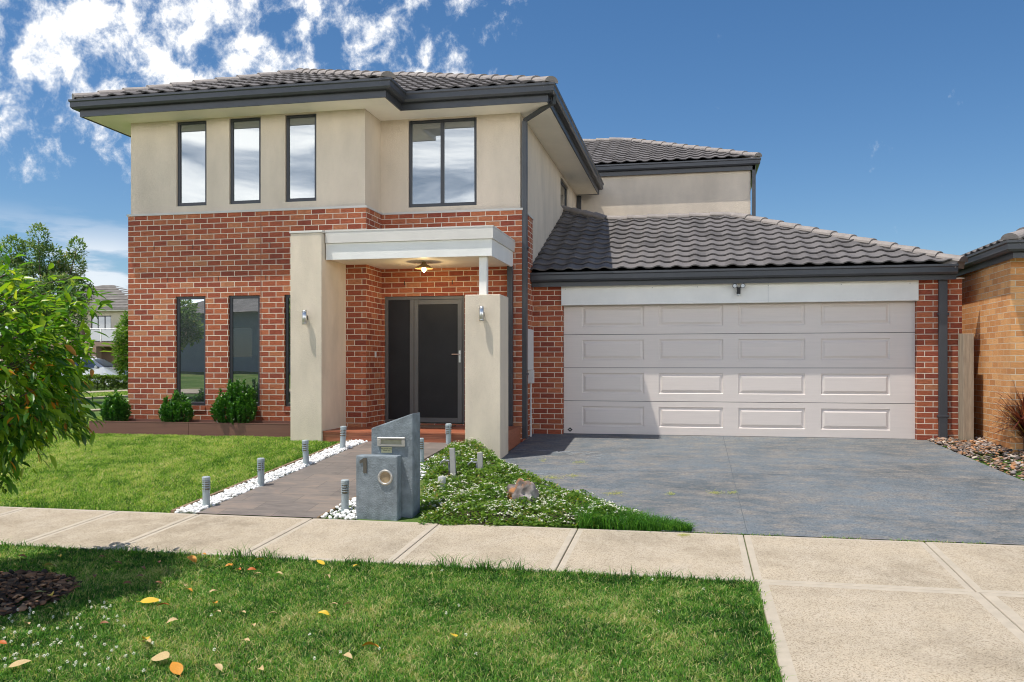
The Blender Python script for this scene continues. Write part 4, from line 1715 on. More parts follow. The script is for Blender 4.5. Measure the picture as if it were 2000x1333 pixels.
def bollard(label):
    o = thing("bollard_light", label, "garden light", (0, 0, 0), "bollard lights along the front path")
    m = MB()
    m.lathe([(.046, -.03), (.046, .0), (.038, .004), (.038, .175), (.042, .178), (.042, .183)], (0, 0, 0), 20)
    b = m.build("post", BOL, o, smooth=False)
    m = MB()
    m.lathe([(.028, .184), (.028, .292)], (0, 0, 0), 16)
    m.build("lens", LENS, o, smooth=False)
    m = MB()
    for k in range(4):
        z = .207 + k * .024
        m.lathe([(.031, z), (.043, z - .005), (.043, z + .003), (.031, z + .007)], (0, 0, 0), 20)
    for k in range(3):
        a = k * 2.094 + .6
        m.box(.036 * math.cos(a) - .005, .036 * math.cos(a) + .005, .036 * math.sin(a) - .005, .036 * math.sin(a) + .005, .183, .292)
    m.lathe([(.042, .288), (.043, .293), (.043, .316), (.037, .324), (.01, .326)], (0, 0, 0), 20)
    m.build("louvre_cage", BOL, o, smooth=False)
    return o


def copy_tree(o, parent=None):
    c = o.copy()
    COL.objects.link(c)
    ORIG[c.name] = Vector((0, 0, 0))
    if parent is not None:
        c.parent = parent
    for ch in list(o.children):
        copy_tree(ch, c)
    return c


B0 = bollard("")
BL = [((403, 992), "grey bollard light in white pebbles on the lawn side, nearest the footpath"),
      ((510, 951), "grey bollard light on the lawn side, second back from the footpath"),
      ((598, 911), "grey bollard light on the lawn side, third back from the footpath"),
      ((669, 880), "grey bollard light on the lawn side, closest to the deck step"),
      ((674, 1000), "grey bollard light in pebbles immediately beside the letterbox block"),
      ((823, 907), "grey bollard light mostly hidden behind the tall letterbox slab"),
      ((876, 874), "grey bollard light at the deck step behind the nearer tap post")]
for i, (q, lab) in enumerate(BL):
    o = B0 if i == 0 else copy_tree(B0)
    p = on_ground(*q)
    o.location = (p.x, p.y, p.z + .01)
    o.rotation_euler = (rad(random.uniform(-2.5, 2.5)), rad(random.uniform(-2.5, 2.5)), random.uniform(0, 3))
    o["label"] = lab

# ------------------------------------------------------------------ letterbox
LB = thing("letterbox", "blue grey rendered letterbox of a slanted slab and lower block numbered 1", "letterbox", (-3.05, 8.4, -.39))
LBM = plain("blue_grey_render", (.20, .232, .25), .75, .3, 9, .7, 60)
mb = MB()
mb.prism([(-3.21, -.45), (-2.766, -.45), (-2.766, .672), (-3.21, .516)], 'y', 8.44, 8.70)
sl = mb.build("slab", LBM, LB, bevel=.012)
mb = MB()
mb.box(-3.32, -2.88, 8.30, 8.438, -.45, .25)
blk = mb.build("block", LBM, LB, bevel=.014)
BRUSH = plain("satin_metal", (.50, .47, .43), .42, .06, 20, metal=.55)
# mail slot
mb = MB()
a, b, e, f = -3.135, -2.843, .335, .427
yo, yi = 8.415, 8.441
for (u0, u1, w0, w1) in ((a, b, e, e + .022), (a, b, f - .022, f), (a, a + .034, e + .022, f - .022), (b - .034, b, e + .022, f - .022)):
    mb.box(u0, u1, yo, yi, w0, w1)
sf = mb.build("mail_slot", BRUSH, sl, bevel=.003, seg=1)
mb = MB()
mb.box(a + .034, b - .034, 8.432, 8.438, e + .022, f - .022)
mb.build("slot_flap", plain("flap_metal", (.34, .33, .25), .4, .1, 20, metal=.3), sl)
# notice plate
mb = MB()
mb.box(-3.10, -2.985, 8.4365, 8.4405, .268, .325)
npl = mb.build("notice_plate", plain("notice_card", (.50, .47, .28), .5, .06), sl)


def text(name, body, size, loc, mat, parent, extrude=.001, align='CENTER'):
    cu = bpy.data.curves.new(name, 'FONT')
    cu.body = body
    cu.size = size
    cu.extrude = extrude
    cu.align_x = align
    o = bpy.data.objects.new(name, cu)
    COL.objects.link(o)
    o.rotation_euler = (rad(90), 0, 0)
    bpy.context.view_layer.update()
    dg = bpy.context.evaluated_depsgraph_get()
    me = bpy.data.meshes.new_from_object(o.evaluated_get(dg))
    me.transform(Matrix.Translation(Vector(loc)) @ Matrix.Rotation(rad(90), 4, 'X'))
    bpy.data.objects.remove(o)
    me.materials.clear()
    return link(name, me, mat, parent)


INK = plain("notice_ink", (.03, .03, .03), .6, .05)
text("notice_lettering", "NO JUNK MAIL\nThank You", .018, (-3.0425, 8.4360, .303), INK, sl, .0006)
# house number 1
mb = MB()
nx0, nz0 = -3.25, .075
mb.prism([(nx0 + .012, nz0), (nx0 + .048, nz0), (nx0 + .048, nz0 + .152), (nx0 + .018, nz0 + .152), (nx0 - .028, nz0 + .122), (nx0 - .028, nz0 + .094), (nx0 + .012, nz0 + .108)], 'y', 8.292, 8.2998)
mb.build("house_number", plain("number_metal", (.15, .135, .115), .4, .1, 20, metal=.5), blk)
# paper tube
mb = MB()
tc_ = (-3.005, 8.30, .035)
mb.lathe([(.078, .0), (.080, -.008), (.074, -.016), (.062, -.016), (.056, -.008), (.054, .0)], tc_, 32, 'y', caps=False)
rg = mb.build("tube_ring", BRUSH, blk, smooth=True)
mb = MB()
mb.lathe([(.055, -.006), (.053, .0)], tc_, 28, 'y', caps=False)
mb.m = 1
mb.lathe([(.0545, -.004), (.03, -.0035), (.0, -.0032)], tc_, 28, 'y', caps=False)
mb.build("tube_lining", [plain("tube_plastic", (.46, .35, .22), .5, .15, 8), plain("tube_inside", (.33, .24, .14), .6, .3, 14)], blk)

# ------------------------------------------------------------------ taps and pipe
POSTM = plain("tap_post_paint", (.40, .38, .35), .7, .1, 12)


def tap(px, label, h, lean):
    p = on_ground(*px)
    o = thing("garden_tap", label, "tap", (p.x, p.y, p.z), "tap posts in the garden bed")
    m = MB()
    m.box(p.x - .032, p.x + .032, p.y - .022, p.y + .022, p.z - .1, p.z + h)
    m.build("post", POSTM, o, bevel=.006)
    m = MB()
    m.tube([(p.x - .045, p.y - .01, p.z), (p.x - .045, p.y - .01, p.z + h * .62)], .011, 8)
    m.build("riser_pipe", DARKSTEEL, o, smooth=True)
    m = MB()
    z = p.z + h * .62
    m.tube([(p.x - .04, p.y - .01, z), (p.x - .12, p.y - .02, z), (p.x - .145, p.y - .022, z - .02), (p.x - .15, p.y - .022, z - .05)], .013, 8)
    m.lathe([(.02, 0), (.02, .02)], (p.x - .1, p.y - .02, z), 10)
    t_ = m.build("tap", STEEL, o, smooth=True)
    m = MB()
    m.tube([(p.x - .1, p.y - .02, z + .01), (p.x - .1, p.y - .02, z + .045)], .006, 6)
    m.tube([(p.x - .13, p.y - .02, z + .045), (p.x - .07, p.y - .02, z + .045)], .007, 6)
    m.build("tap_handle", STEEL, t_, smooth=True)
    o.rotation_euler = (0, rad(lean), 0)
    return o


tap((886, 940), "grey post with garden tap, the one nearer the front path", .40, -2.5)
tap((939, 934), "grey post with garden tap, the one nearer the driveway", .32, -2)
pp = on_ground(863, 962)
pv = thing("drain_pipe_stub", "short grey capped pipe stub standing among white flowers", "pipe", (pp.x, pp.y, pp.z))
mb = MB()
mb.lathe([(.038, -.08), (.038, .12)], pp, 20)
mb.build("pipe", GREYPVC, pv, smooth=False)
mb = MB()
mb.lathe([(.044, .105), (.046, .11), (.046, .165), (.042, .178), (.0, .18)], pp, 20)
mb.build("cap", plain("cap_plastic", (.5, .5, .48), .5, .1, 18), pv, smooth=False)

# ------------------------------------------------------------------ timber post beside the garage
mb = MB()
mb.box(3.985, 4.13, 14.10, 14.36, -.1, 1.63)
fp = mb.build("timber_post", TIMBER, None, bevel=.006)
rebase(fp, (4.06, 14.2, 0))
tag(fp, "weathered square timber post between the garage corner and tan brick wall", "post")
# white scrap by the post
q = on_ground(1908, 864)
sc_ = scatter("plastic_scrap", WHITEPVC, [(q.x, q.y, q.z + .05)], ICO, [.055], .8, np.array([.5]), .4)
rebase(sc_, (q.x, q.y, q.z))
tag(sc_, "crumpled white plastic scrap on the stone chips by the timber post", "litter")

# ------------------------------------------------------------------ neighbour's house
NB = thing("neighbouring_house", "single storey tan brick neighbouring house with dark gutter beside the driveway", "house", (4.3, 13.1, 0))
NX, NY = 4.30, 13.10
mb = MB()
mb.wall('x', NX, NY, 24, -.3, 2.66)
mb.wall('y', NY, NX, 14, -.3, 2.66, [(6.2, 8.2, .9, 2.3)], .1)
mb.build("brick_wall", TAN_BRICK, NB)
window(NB, 6.2, 8.2, .9, 2.3, NY, GLASS_LOW, mull=(7.2,))
EN = [(NX - .06, 24), (NX - .06, NY - .28), (14, NY - .28)]
a = MB()
a.sweep(EN, [(0, 2.60), (0, 2.80), (-.022, 2.80), (-.022, 2.60)])
a.build("fascia", CHARCOAL, NB)
a = MB()
a.sweep(EN, [(.003 + o, 2.68 + h) for o, h in GUT])
a.build("gutter", CHARCOAL, NB)
a = MB()
a.poly([(NX - .06, NY - .28, 2.655), (14, NY - .28, 2.655), (14, NY + .3, 2.655), (NX - .06, NY + .3, 2.655)])
a.build("soffit", SOFFIT, NB)
nz = 2.83
nx_, ny_ = NX - .105, NY - .325
tile_mesh("roof", [(nx_, ny_, nz), (14, ny_, nz), (14, ny_ + 4, nz + SL * 4), (nx_ + 4, ny_ + 4, nz + SL * 4)], (1, 0, 0), UPF, (nx_, ny_, nz), TILE, NB)
UPX = (math.cos(rad(22.5)), 0, math.sin(rad(22.5)))
tile_mesh("roof", [(nx_, 22, nz), (nx_, ny_, nz), (nx_ + 4, ny_ + 4, nz + SL * 4), (nx_ + 4, 22, nz + SL * 4)], (0, -1, 0), UPX, (nx_, 22, nz), TILE, NB)
mb = MB()
ridge_caps(mb, (nx_, ny_, nz + .03), (nx_ + 4, ny_ + 4, nz + SL * 4 + .04))
mb.build("ridge_cap", RIDGE, NB)

# cordyline
cp = on_ground(2004, 893)
cpx = Vector((min(cp.x, 4.2), cp.y, cp.z))
CD = thing("cordyline", "spiky red and bronze cordyline in the stone chips by the tan brick wall", "plant", cp)
P, D, U, L, W, Tn = [], [], [], [], [], []
V_, T_, tn_ = [], [], []
for i in range(270):
    a = random.uniform(0, 6.28)
    el = random.uniform(-.1, 1.35)
    l = random.uniform(.55, .85)
    w = random.uniform(.009, .016)
    d = Vector((math.cos(a) * math.cos(el), math.sin(a) * math.cos(el), math.sin(el)))
    s = d.cross(Vector((0, 0, 1))).normalized()
    base = Vector((cp.x, cp.y, cp.z + random.uniform(.2, .6)))
    b0 = len(V_)
    K = 6
    for k in range(K):
        f = k / (K - 1)
        c = base + d * l * f + Vector((0, 0, -1)) * (.22 * l * f * f * random.uniform(.9, 1.1))
        ww = w * (1 - f) ** .6 + .0006
        V_ += [c - s * ww, c + s * ww]
    for k in range(K - 1):
        o = b0 + 2 * k
        T_ += [(o, o + 1, o + 3), (o, o + 3, o + 2)]
    t0_ = 1.0 if random.random() < .08 else random.uniform(0, .85)
    tn_ += [t0_] * (2 * K)
link("foliage", tri_mesh("foliage", [tuple(v) for v in V_], T_, tn_), CORDY, CD)
mb = MB()
mb.tube([(cp.x, cp.y, cp.z - .05), (cp.x, cp.y, cp.z + .42)], .035, 8)
mb.build("trunk", TRUNK, CD)

# ------------------------------------------------------------------ fallen leaves on the nature strip
LM = {k: plain("fallen_" + k, c, .55, .2, 30, spec=.3) for k, c in dict(yellow=(.62, .40, .03), orange=(.52, .22, .02), tan=(.50, .36, .17), brown=(.22, .095, .04), rust=(.42, .11, .02), olive=(.36, .33, .08)).items()}


def leaf_data(kind, curl):
    bm = bmesh.new()
    L, W = 1.0, .24
    K = 9
    g = []
    for k in range(K):
        f = k / (K - 1)
        w = W * (math.sin(math.pi * f ** .8) ** .8) + .004
        z = curl * math.sin(math.pi * f) * .5
        g.append([bm.verts.new((f * L - .5, s * w, z + abs(s) * w * curl * 1.6)) for s in (-1, -.5, 0, .5, 1)])
    for a_, b_ in zip(g, g[1:]):
        for i in range(4):
            bm.faces.new((a_[i], a_[i + 1], b_[i + 1], b_[i]))
    st = [bm.verts.new(q) for q in ((-.5, -.008, 0), (-.5, .008, 0), (-.68, .006, .02), (-.68, -.006, .02))]
    bm.faces.new(st)
    me = bpy.data.meshes.new("fallen_leaf")
    bm.to_mesh(me)
    bm.free()
    me.materials.append(LM[kind])
    me.polygons.foreach_set("use_smooth", [True] * len(me.polygons))
    return me


LD = {(k, c): leaf_data(k, v) for k in LM for c, v in (("flat", .08), ("curled", .26))}
FALL = [
    (313, 1298, "tan", "flat", .15, "large flat tan fallen leaf in the grass, bigger than any other"),
    (344, 1319, "orange", "flat", .13, "orange fallen leaf lying just below the large tan leaf"),
    (284, 1262, "yellow", "curled", .085, "yellow leaf in the grass just above the large tan leaf"),
    (287, 1268, "tan", "curled", .08, "pale tan leaf touching the yellow leaf above the large tan one"),
    (294, 1185, "yellow", "flat", .11, "yellow fallen leaf beside the rusty orange leaf on shaded grass edge"),
    (318, 1195, "rust", "curled", .075, "rusty orange upright leaf beside the yellow leaf at the shade edge"),
    (101, 1174, "yellow", "curled", .085, "bright yellow curled leaf on the rim of the bark mulch"),
    (76, 1167, "olive", "flat", .10, "olive yellow leaf lying on the bark mulch"),
    (95, 1200, "yellow", "flat", .065, "small yellow leaf in the grass just off the mulch rim"),
    (374, 1103, "orange", "curled", .10, "orange fallen leaf at the grass edge beside the footpath joint"),
    (632, 1211, "yellow", "curled", .07, "lone bright yellow leaf standing in the middle of the grass"),
    (885, 1253, "yellow", "flat", .08, "lone yellow leaf in open grass farthest along towards the concrete crossover"),
    (723, 1277, "orange", "curled", .10, "orange yellow leaf below and beside the lone yellow one in open grass"),
    (507, 1102, "yellow", "flat", .07, "flat yellow leaf close to the footpath edge of the grass"),
    (626, 1108, "yellow", "flat", .08, "yellow leaf close to the footpath, directly below a concrete joint"),
    (696, 1116, "yellow", "curled", .055, "small yellow leaf close to the footpath, opposite the letterbox"),
    (117, 1096, "yellow", "curled", .06, "yellow leaf in tree shade between mulch and footpath"),
    (99, 1117, "olive", "curled", .11, "olive curled leaf in tree shade beside the mulch"),
    (2, 1271, "rust", "curled", .07, "red leaf at the picture edge near the white clover"),
    (39, 1310, "tan", "flat", .11, "tan leaf among the white clover heads"),
]
KIN = {"yellow": "small yellow dry leaf lying in the nature strip grass", "orange": "small orange dry leaf lying in the nature strip grass", "tan": "small tan dry leaf lying in the nature strip grass",
       "brown": "small brown curled leaf lying in shaded nature strip grass", "rust": "small rust red dry leaf lying in the nature strip grass"}
MORE = [(398, 1093, "orange"), (450, 1115, "orange"), (418, 1167, "tan"), (424, 1208, "tan"), (336, 1226, "tan"), (203, 1231, "brown"), (361, 1155, "tan"), (370, 1164, "orange"), (248, 1150, "brown"),
        (272, 1137, "brown"), (279, 1120, "brown"), (230, 1110, "brown"), (200, 1098, "brown"), (44, 1097, "brown"), (184, 1136, "brown"), (53, 1231, "tan"), (448, 1115, "orange"), (492, 1123, "rust"),
        (467, 1123, "rust"), (504, 1132, "tan"), (651, 1193, "tan"), (679, 1193, "tan"), (495, 1234, "tan"), (481, 1265, "tan"), (511, 1321, "tan"), (474, 1209, "tan"), (532, 1211, "tan"), (420, 1190, "orange"),
        (150, 1160, "brown"), (310, 1150, "brown"), (640, 1136, "tan"), (545, 1131, "tan"), (426, 1318, "tan"), (680, 1296, "tan"), (310, 1108, "brown")]
for (px, py, k, c, s, lab) in FALL + [(a, b, k, "curled", .06, None) for a, b, k in MORE]:
    q = on_ground(px, py)
    o = bpy.data.objects.new("fallen_leaf", LD[(k, c)])
    COL.objects.link(o)
    sz = s * random.uniform(1.05, 1.25)
    o.scale = (sz, sz, sz)
    o.location = (q.x, q.y, q.z + .038)
    o.rotation_euler = (random.uniform(-.5, .5), random.uniform(-.3, .3), random.uniform(-1.0, 1.0) + (0 if random.random() < .5 else 3.1))
    if lab:
        tag(o, lab, "fallen leaf", "fallen leaves on the nature strip")
    else:
        tag(o, KIN[k], "fallen leaf", "small %s fallen leaves in the grass" % k)
# grass clippings on the driveway
P = []
for (px, py, w) in ((1075, 935, 26), (1120, 932, 14), (1130, 905, 14), (1200, 966, 20), (1005, 914, 8), (1310, 967, 10), (1060, 902, 6), (1400, 965, 16), (1430, 965, 10), (1335, 1048, 10)):
    for _ in range(int(w * 8)):
        q = on_ground(px + random.gauss(0, w * .5), py + random.gauss(0, 1.6))
        P.append((q.x, q.y, q.z + .016))
n = len(P)
D = np.stack([RNG.normal(0, 1, n), RNG.normal(0, 1, n), RNG.uniform(-.05, .2, n)], 1)
V, T = leaves(P, D, [(0, 0, 1)] * n, RNG.uniform(.02, .05, n), RNG.uniform(.0015, .003, n), .1, .1)
tag(link("grass_clippings", tri_mesh("grass_clippings", V, T, np.repeat(RNG.uniform(.55, 1, n), 8)), LAWN, None), "yellow green grass clippings strewn on the blue grey driveway", "clippings", kind="stuff")

# ------------------------------------------------------------------ the side street and what stands beyond it
RV = Vector((CS, SN, 0))
FV = Vector((-SN, CS, 0))
mb = MB()
mb.quad((-20.2, 9.5, -.045), (-14.9, 9.5, -.045), (-14.9, 120, -.032), (-20.2, 120, -.032))
tag(mb.build("side_road", ASPHALT, None), kind="structure")
mb = MB()
mb.box(-14.9, -14.55, 11, 120, -.2, .03)
mb.box(-20.55, -20.2, 11, 120, -.2, .03)
mb.box(-25.6, -24.4, 11, 120, -.2, .0)
tag(mb.build("side_footpath", CONCRETE, None), kind="structure")
P, Ls, Ws, Tn = [], [], [], []
for _ in range(16000):
    y = random.uniform(20, 40)
    x = random.uniform(-24.4, -20.5) if random.random() < .6 else random.uniform(-14.5, -11.5)
    P.append((x, y, ground(x, y) - .01))
    Ls.append(random.uniform(.05, .09))
    Ws.append(random.uniform(.006, .012))
    Tn.append(random.uniform(.1, .8))
tag(blades("street_grass", LAWN, P, Ls, Ws, np.clip(Tn, 0, 1), .7), "mown grass verge along the side street", "grass", kind="stuff")


def crown_mesh(name, parent, clumps, n, size, mat, tint0=.4, up=.2):
    P, D, U, L, W, T_ = [], [], [], [], [], []
    tot = sum(c[1] ** 2 for c in clumps)
    for (c, r, st) in clumps:
        k = int(n * r * r / tot)
        tt_ = random.uniform(-.15, .15)
        for _ in range(k):
            d = Vector(unit(1)[0])
            rr = r * random.uniform(.35, 1.0) ** .5
            p = Vector(c) + Vector((d.x * rr, d.y * rr, d.z * rr * st))
            P.append(p)
            D.append((d.x + random.gauss(0, .6), d.y + random.gauss(0, .6), d.z * .6 + random.gauss(up, .5)))
            U.append((random.gauss(0, .4), random.gauss(0, .4), 1))
            l = size * random.uniform(.6, 1.3)
            L.append(l)
            W.append(l * random.uniform(.16, .28))
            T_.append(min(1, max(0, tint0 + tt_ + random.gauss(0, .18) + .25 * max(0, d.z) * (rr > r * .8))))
    V, T = leaves(P, D, U, L, W, .15, .15)
    return link(name, tri_mesh(name, V, T, np.repeat(T_, 8)), mat, parent)


# feathery tree behind the street tree
b0 = at_depth(88, 27, -.03)
TB = thing("feathery_tree", "taller feathery grey green tree behind the street tree against the sky", "tree", b0)
mb = MB()
mb.tube([b0, b0 + Vector((0, 0, 2.2)), b0 + Vector((.1, 0, 4.2))], [.14, .1, .03], 8)
cl = []
for px, py, r, st in ((75, 470, .30, 1.5), (60, 500, .42, 1.2), (95, 510, .45, 1.2), (150, 487, .26, 1.4), (140, 520, .42, 1.1), (118, 540, .5, 1), (25, 490, .38, 1.3), (20, 530, .5, 1), (60, 550, .6, 1), (110, 580, .7, 1), (30, 590, .7, 1), (150, 570, .5, 1), (-30, 540, .6, 1.1), (70, 620, .8, 1), (130, 625, .6, 1), (10, 650, .8, .9)):
    c = at_depth(px, 27 + random.uniform(-.5, .5), EYE + (HOR - py) / FPX * 27)
    cl.append((c, r, st))
    mb.tube([b0 + Vector((0, 0, 1.6 + random.random())), (b0 + c) / 2 + Vector((0, 0, .6)), c], [.05, .03, .01], 5)
mb.build("trunk", TRUNK, TB)
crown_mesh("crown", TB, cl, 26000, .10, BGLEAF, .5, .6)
# small tree by the brick corner, beyond the side street
b1 = at_depth(252, 36, -.03)
TS = thing("small_leafy_tree", "small bright green tree beyond the side street beside the brick corner", "tree", b1)
mb = MB()
mb.tube([b1, b1 + Vector((0, 0, 1.2)), b1 + Vector((0, 0, 2.6))], [.06, .05, .02], 7)
mb.build("trunk", TRUNK, TS)
crown_mesh("crown", TS, [(at_depth(px, 36 + random.uniform(-.4, .4), EYE + (HOR - py) / FPX * 36), r, 1) for px, py, r in ((250, 645, .5), (246, 665, .5), (258, 625, .4), (241, 682, .4), (252, 695, .55), (262, 660, .6), (238, 712, .3), (256, 720, .5))], 4200, .15, COVERLEAF, .4)
# hedge
hq = [at_depth(px, 41, 0) for px in (120, 300)]
HD = MB()
P, D, U, L, W, T_ = [], [], [], [], [], []
for _ in range(9000):
    f = random.random()
    c = hq[0].lerp(hq[1], f)
    zt = .60 + .08 * fbm(f * 8, 0, 2, 1)
    a = random.random()
    if a < .55:
        off, z = random.uniform(-.45, .45), zt - random.random() ** 3 * .15
    else:
        off, z = -.45 - random.uniform(-.05, .06), random.uniform(-.02, zt)
    P.append(c + FV * off + Vector((0, 0, z)))
    D.append((random.gauss(0, 1), random.gauss(0, 1), random.uniform(-.2, 1)))
    U.append((0, 0, 1))
    L.append(random.uniform(.07, .13))
    W.append(random.uniform(.02, .035))
    T_.append(min(1, max(0, random.gauss(.5, .22))))
V, T = leaves(P, D, U, L, W)
hg = thing("hedge", "low clipped green hedge in front of the parked silver car", "hedge", hq[0].lerp(hq[1], .5))
link("foliage", tri_mesh("foliage", V, T, np.repeat(T_, 8)), HEDGE, hg)
mb = MB()
for i in range(14):
    c = hq[0].lerp(hq[1], (i + .5) / 14)
    mb.tube([c + Vector((0, 0, -.05)), c + Vector((0, 0, .4))], .03, 5)
mb.build("stem", TRUNK, hg)


class Frame:
    """a local frame standing on the ground: u along the camera's right, v away, w up"""
    def __init__(s, px, d, z, rot=0.0):
        s.o = at_depth(px, d, z)
        c, n_ = math.cos(rot), math.sin(rot)
        s.u = RV * c + FV * n_
        s.v = FV * c - RV * n_

    def __call__(s, m):
        m.v = [tuple(s.o + s.u * p[0] + s.v * p[1] + Vector((0, 0, p[2]))) for p in m.v]
        return m


# far house with balcony
FH = Frame(205, 56, -.05, rad(-6))
hs = thing("far_balcony_house", "cream and brown two storey house with glass balcony beyond the silver car", "house", FH.o)
FCREAM = plain("far_cream_wall", (.52, .47, .375), .8, .05, 2)
FBROWN = plain("far_brown_wall", (.29, .195, .145), .8, .06, 2)
px = .033
e = MB()
e.wall('y', 0, -6.5, 2.2, 2.65, 4.7, [(-.95, .42, 2.75, 4.35)], .12)
e.wall('x', 2.2, 0, 8, 2.65, 4.7)
FH(e).build("upper_wall", FCREAM, hs)
e = MB()
e.wall('y', .9, -6.5, 2.2, -.2, 2.65, [(1.0, 1.75, .2, 1.75)], .2)
e.box(-6.5, 2.2, -.9, 8, 2.35, 2.64)
e.box(-1.6, -1.0, -.95, -.35, -.2, 3.5)
e.box(-.55, -.05, -.9, -.3, -.2, 2.35)
e.box(-6.5, -1.7, -.92, .9, -.2, 3.4)
FH(e).build("lower_wall", FBROWN, hs)
e = MB()
e.box(1.0, 1.75, 1.0, 1.05, .2, 1.75)
FH(e).build("entry_door", BLACK, hs)
e = MB()
for a, b in ((-.95, -.90), (-.52, -.47), (-.05, .0), (.37, .42)):
    e.box(a, b, .03, .09, 2.75, 4.35)
e.box(-.95, .42, .03, .09, 4.29, 4.35)
fw = FH(e).build("window", FRAME, hs)
for a, b in ((-.90, -.52), (-.47, -.05), (0, .37)):
    e = MB()
    e.box(a, b, .055, .065, 2.75, 4.29)
    FH(e).build("pane", FARGLASS, fw)
e = MB()
for x in (-.75, .25, 1.2, 2.1):
    e.box(x - .02, x + .02, -.88, -.84, 2.64, 3.48)
e.box(-.95, 2.2, -.89, -.83, 3.46, 3.50)
br = FH(e).build("balcony_rail", STEEL, hs)
e = MB()
for a, b in ((-.70, .20), (.30, 1.15), (1.25, 2.05)):
    e.box(a, b, -.87, -.855, 2.70, 3.42)
FH(e).build("glass_panel", FARGLASS, br)
e = MB()
e.box(-7, 2.7, -.6, 8.5, 4.62, 4.68)
FH(e).build("soffit", WHITE, hs)
e = MB()
e.sweep([(-7, 8.5), (-7, -.6), (2.7, -.6), (2.7, 8.5)], [(0, 4.68), (.1, 4.68), (.1, 4.82), (0, 4.82)])
FH(e).build("gutter", plain("far_gutter", (.22, .19, .17), .5, .1), hs)
e = MB()
rows_ = 9
for k in range(rows_):
    z0_, z1_ = 4.80 + .21 * k, 4.80 + .21 * (k + 1)
    o0, o1 = .5 * k, .5 * (k + 1)
    lf = -7
    for (A, B_) in (((lf + o0, -.62 + o0), (2.75 - o0, -.62 + o0)), ((2.75 - o0, -.62 + o0), (2.75 - o0, 8.5 - o0))):
        pass
    e.quad((lf + o0, -.62 + o0, z0_ + .05), (2.75 - o0, -.62 + o0, z0_ + .05), (2.75 - o1, -.62 + o1, z1_), (lf + o1, -.62 + o1, z1_))
    e.quad((lf + o0, -.62 + o0, z0_ - .01), (2.75 - o0, -.62 + o0, z0_ - .01), (2.75 - o0, -.62 + o0, z0_ + .05), (lf + o0, -.62 + o0, z0_ + .05))
    e.quad((2.75 - o0, -.62 + o0, z0_ + .05), (2.75 - o0, 8.5 - o0, z0_ + .05), (2.75 - o1, 8.5 - o1, z1_), (2.75 - o1, -.62 + o1, z1_))
FH(e).build("roof", FARTILE, hs)

# silver car
CF = Frame(172, 46, -.06, rad(3))
car = thing("parked_car", "silver station wagon with roof rails parked behind the low hedge", "car", CF.o)
SILVER = plain("silver_paint", (.30, .315, .335), .3, .04, 2, metal=.7, coat=1)
CGLASS = glass_mat("car_glass", (.015, .018, .02), .12)
W2 = .88
side = [(-2.25, .35), (-2.28, .75), (-2.2, .95), (2.0, .0)]
top = [(-2.3, .55), (-2.28, .80), (-2.22, 1.0), (-1.95, 1.45), (-1.75, 1.55), (-.6, 1.60), (.25, 1.56), (.55, 1.48), (1.15, 1.10), (1.75, .98), (2.15, .85), (2.28, .68), (2.30, .45)]
low = [(2.26, .28), (1.85, .26), (1.80, .42), (1.66, .60), (1.42, .68), (1.18, .60), (1.04, .42), (1.0, .26), (-.95, .26), (-1.0, .42), (-1.14, .60), (-1.38, .68), (-1.62, .60), (-1.76, .42), (-1.8, .26), (-2.26, .30)]
e = MB()
prof = top + low
n_ = len(prof)
secs = []
for s in (-1, 1):
    for inset in (0, 1):
        ring = []
        for (x, z) in prof:
            tum = max(0, z - .95) * .32
            yy = s * (W2 - tum - (.06 if inset == 0 else 0))
            ring.append((x, yy, z))
        secs.append(ring)
order = [secs[0], secs[1]] if False else None
rings = []
for yy_, sc in ((-1.0, .97), (-.96, 1.0), (.96, 1.0), (1.0, .97)):
    ring = []
    for (x, z) in prof:
        tum = max(0, z - .95) * .32
        yv = yy_ * (W2 - tum)
        ring.append((x * sc, yv, .8 + (z - .8) * sc))
    rings.append(ring)
vs = [p for r in rings for p in r]
fs = []
for i in range(3):
    for j in range(n_):
        fs.append((i * n_ + j, i * n_ + (j + 1) % n_, (i + 1) * n_ + (j + 1) % n_, (i + 1) * n_ + j))
fs.append(tuple(range(n_ - 1, -1, -1)))
fs.append(tuple(3 * n_ + j for j in range(n_)))
e.add(vs, fs)
CF(e).build("body", SILVER, car)


def gpoly(pts, s, off=.008):
    return [(x, s * (W2 - max(0, z - .95) * .32 + off), z) for x, z in pts]


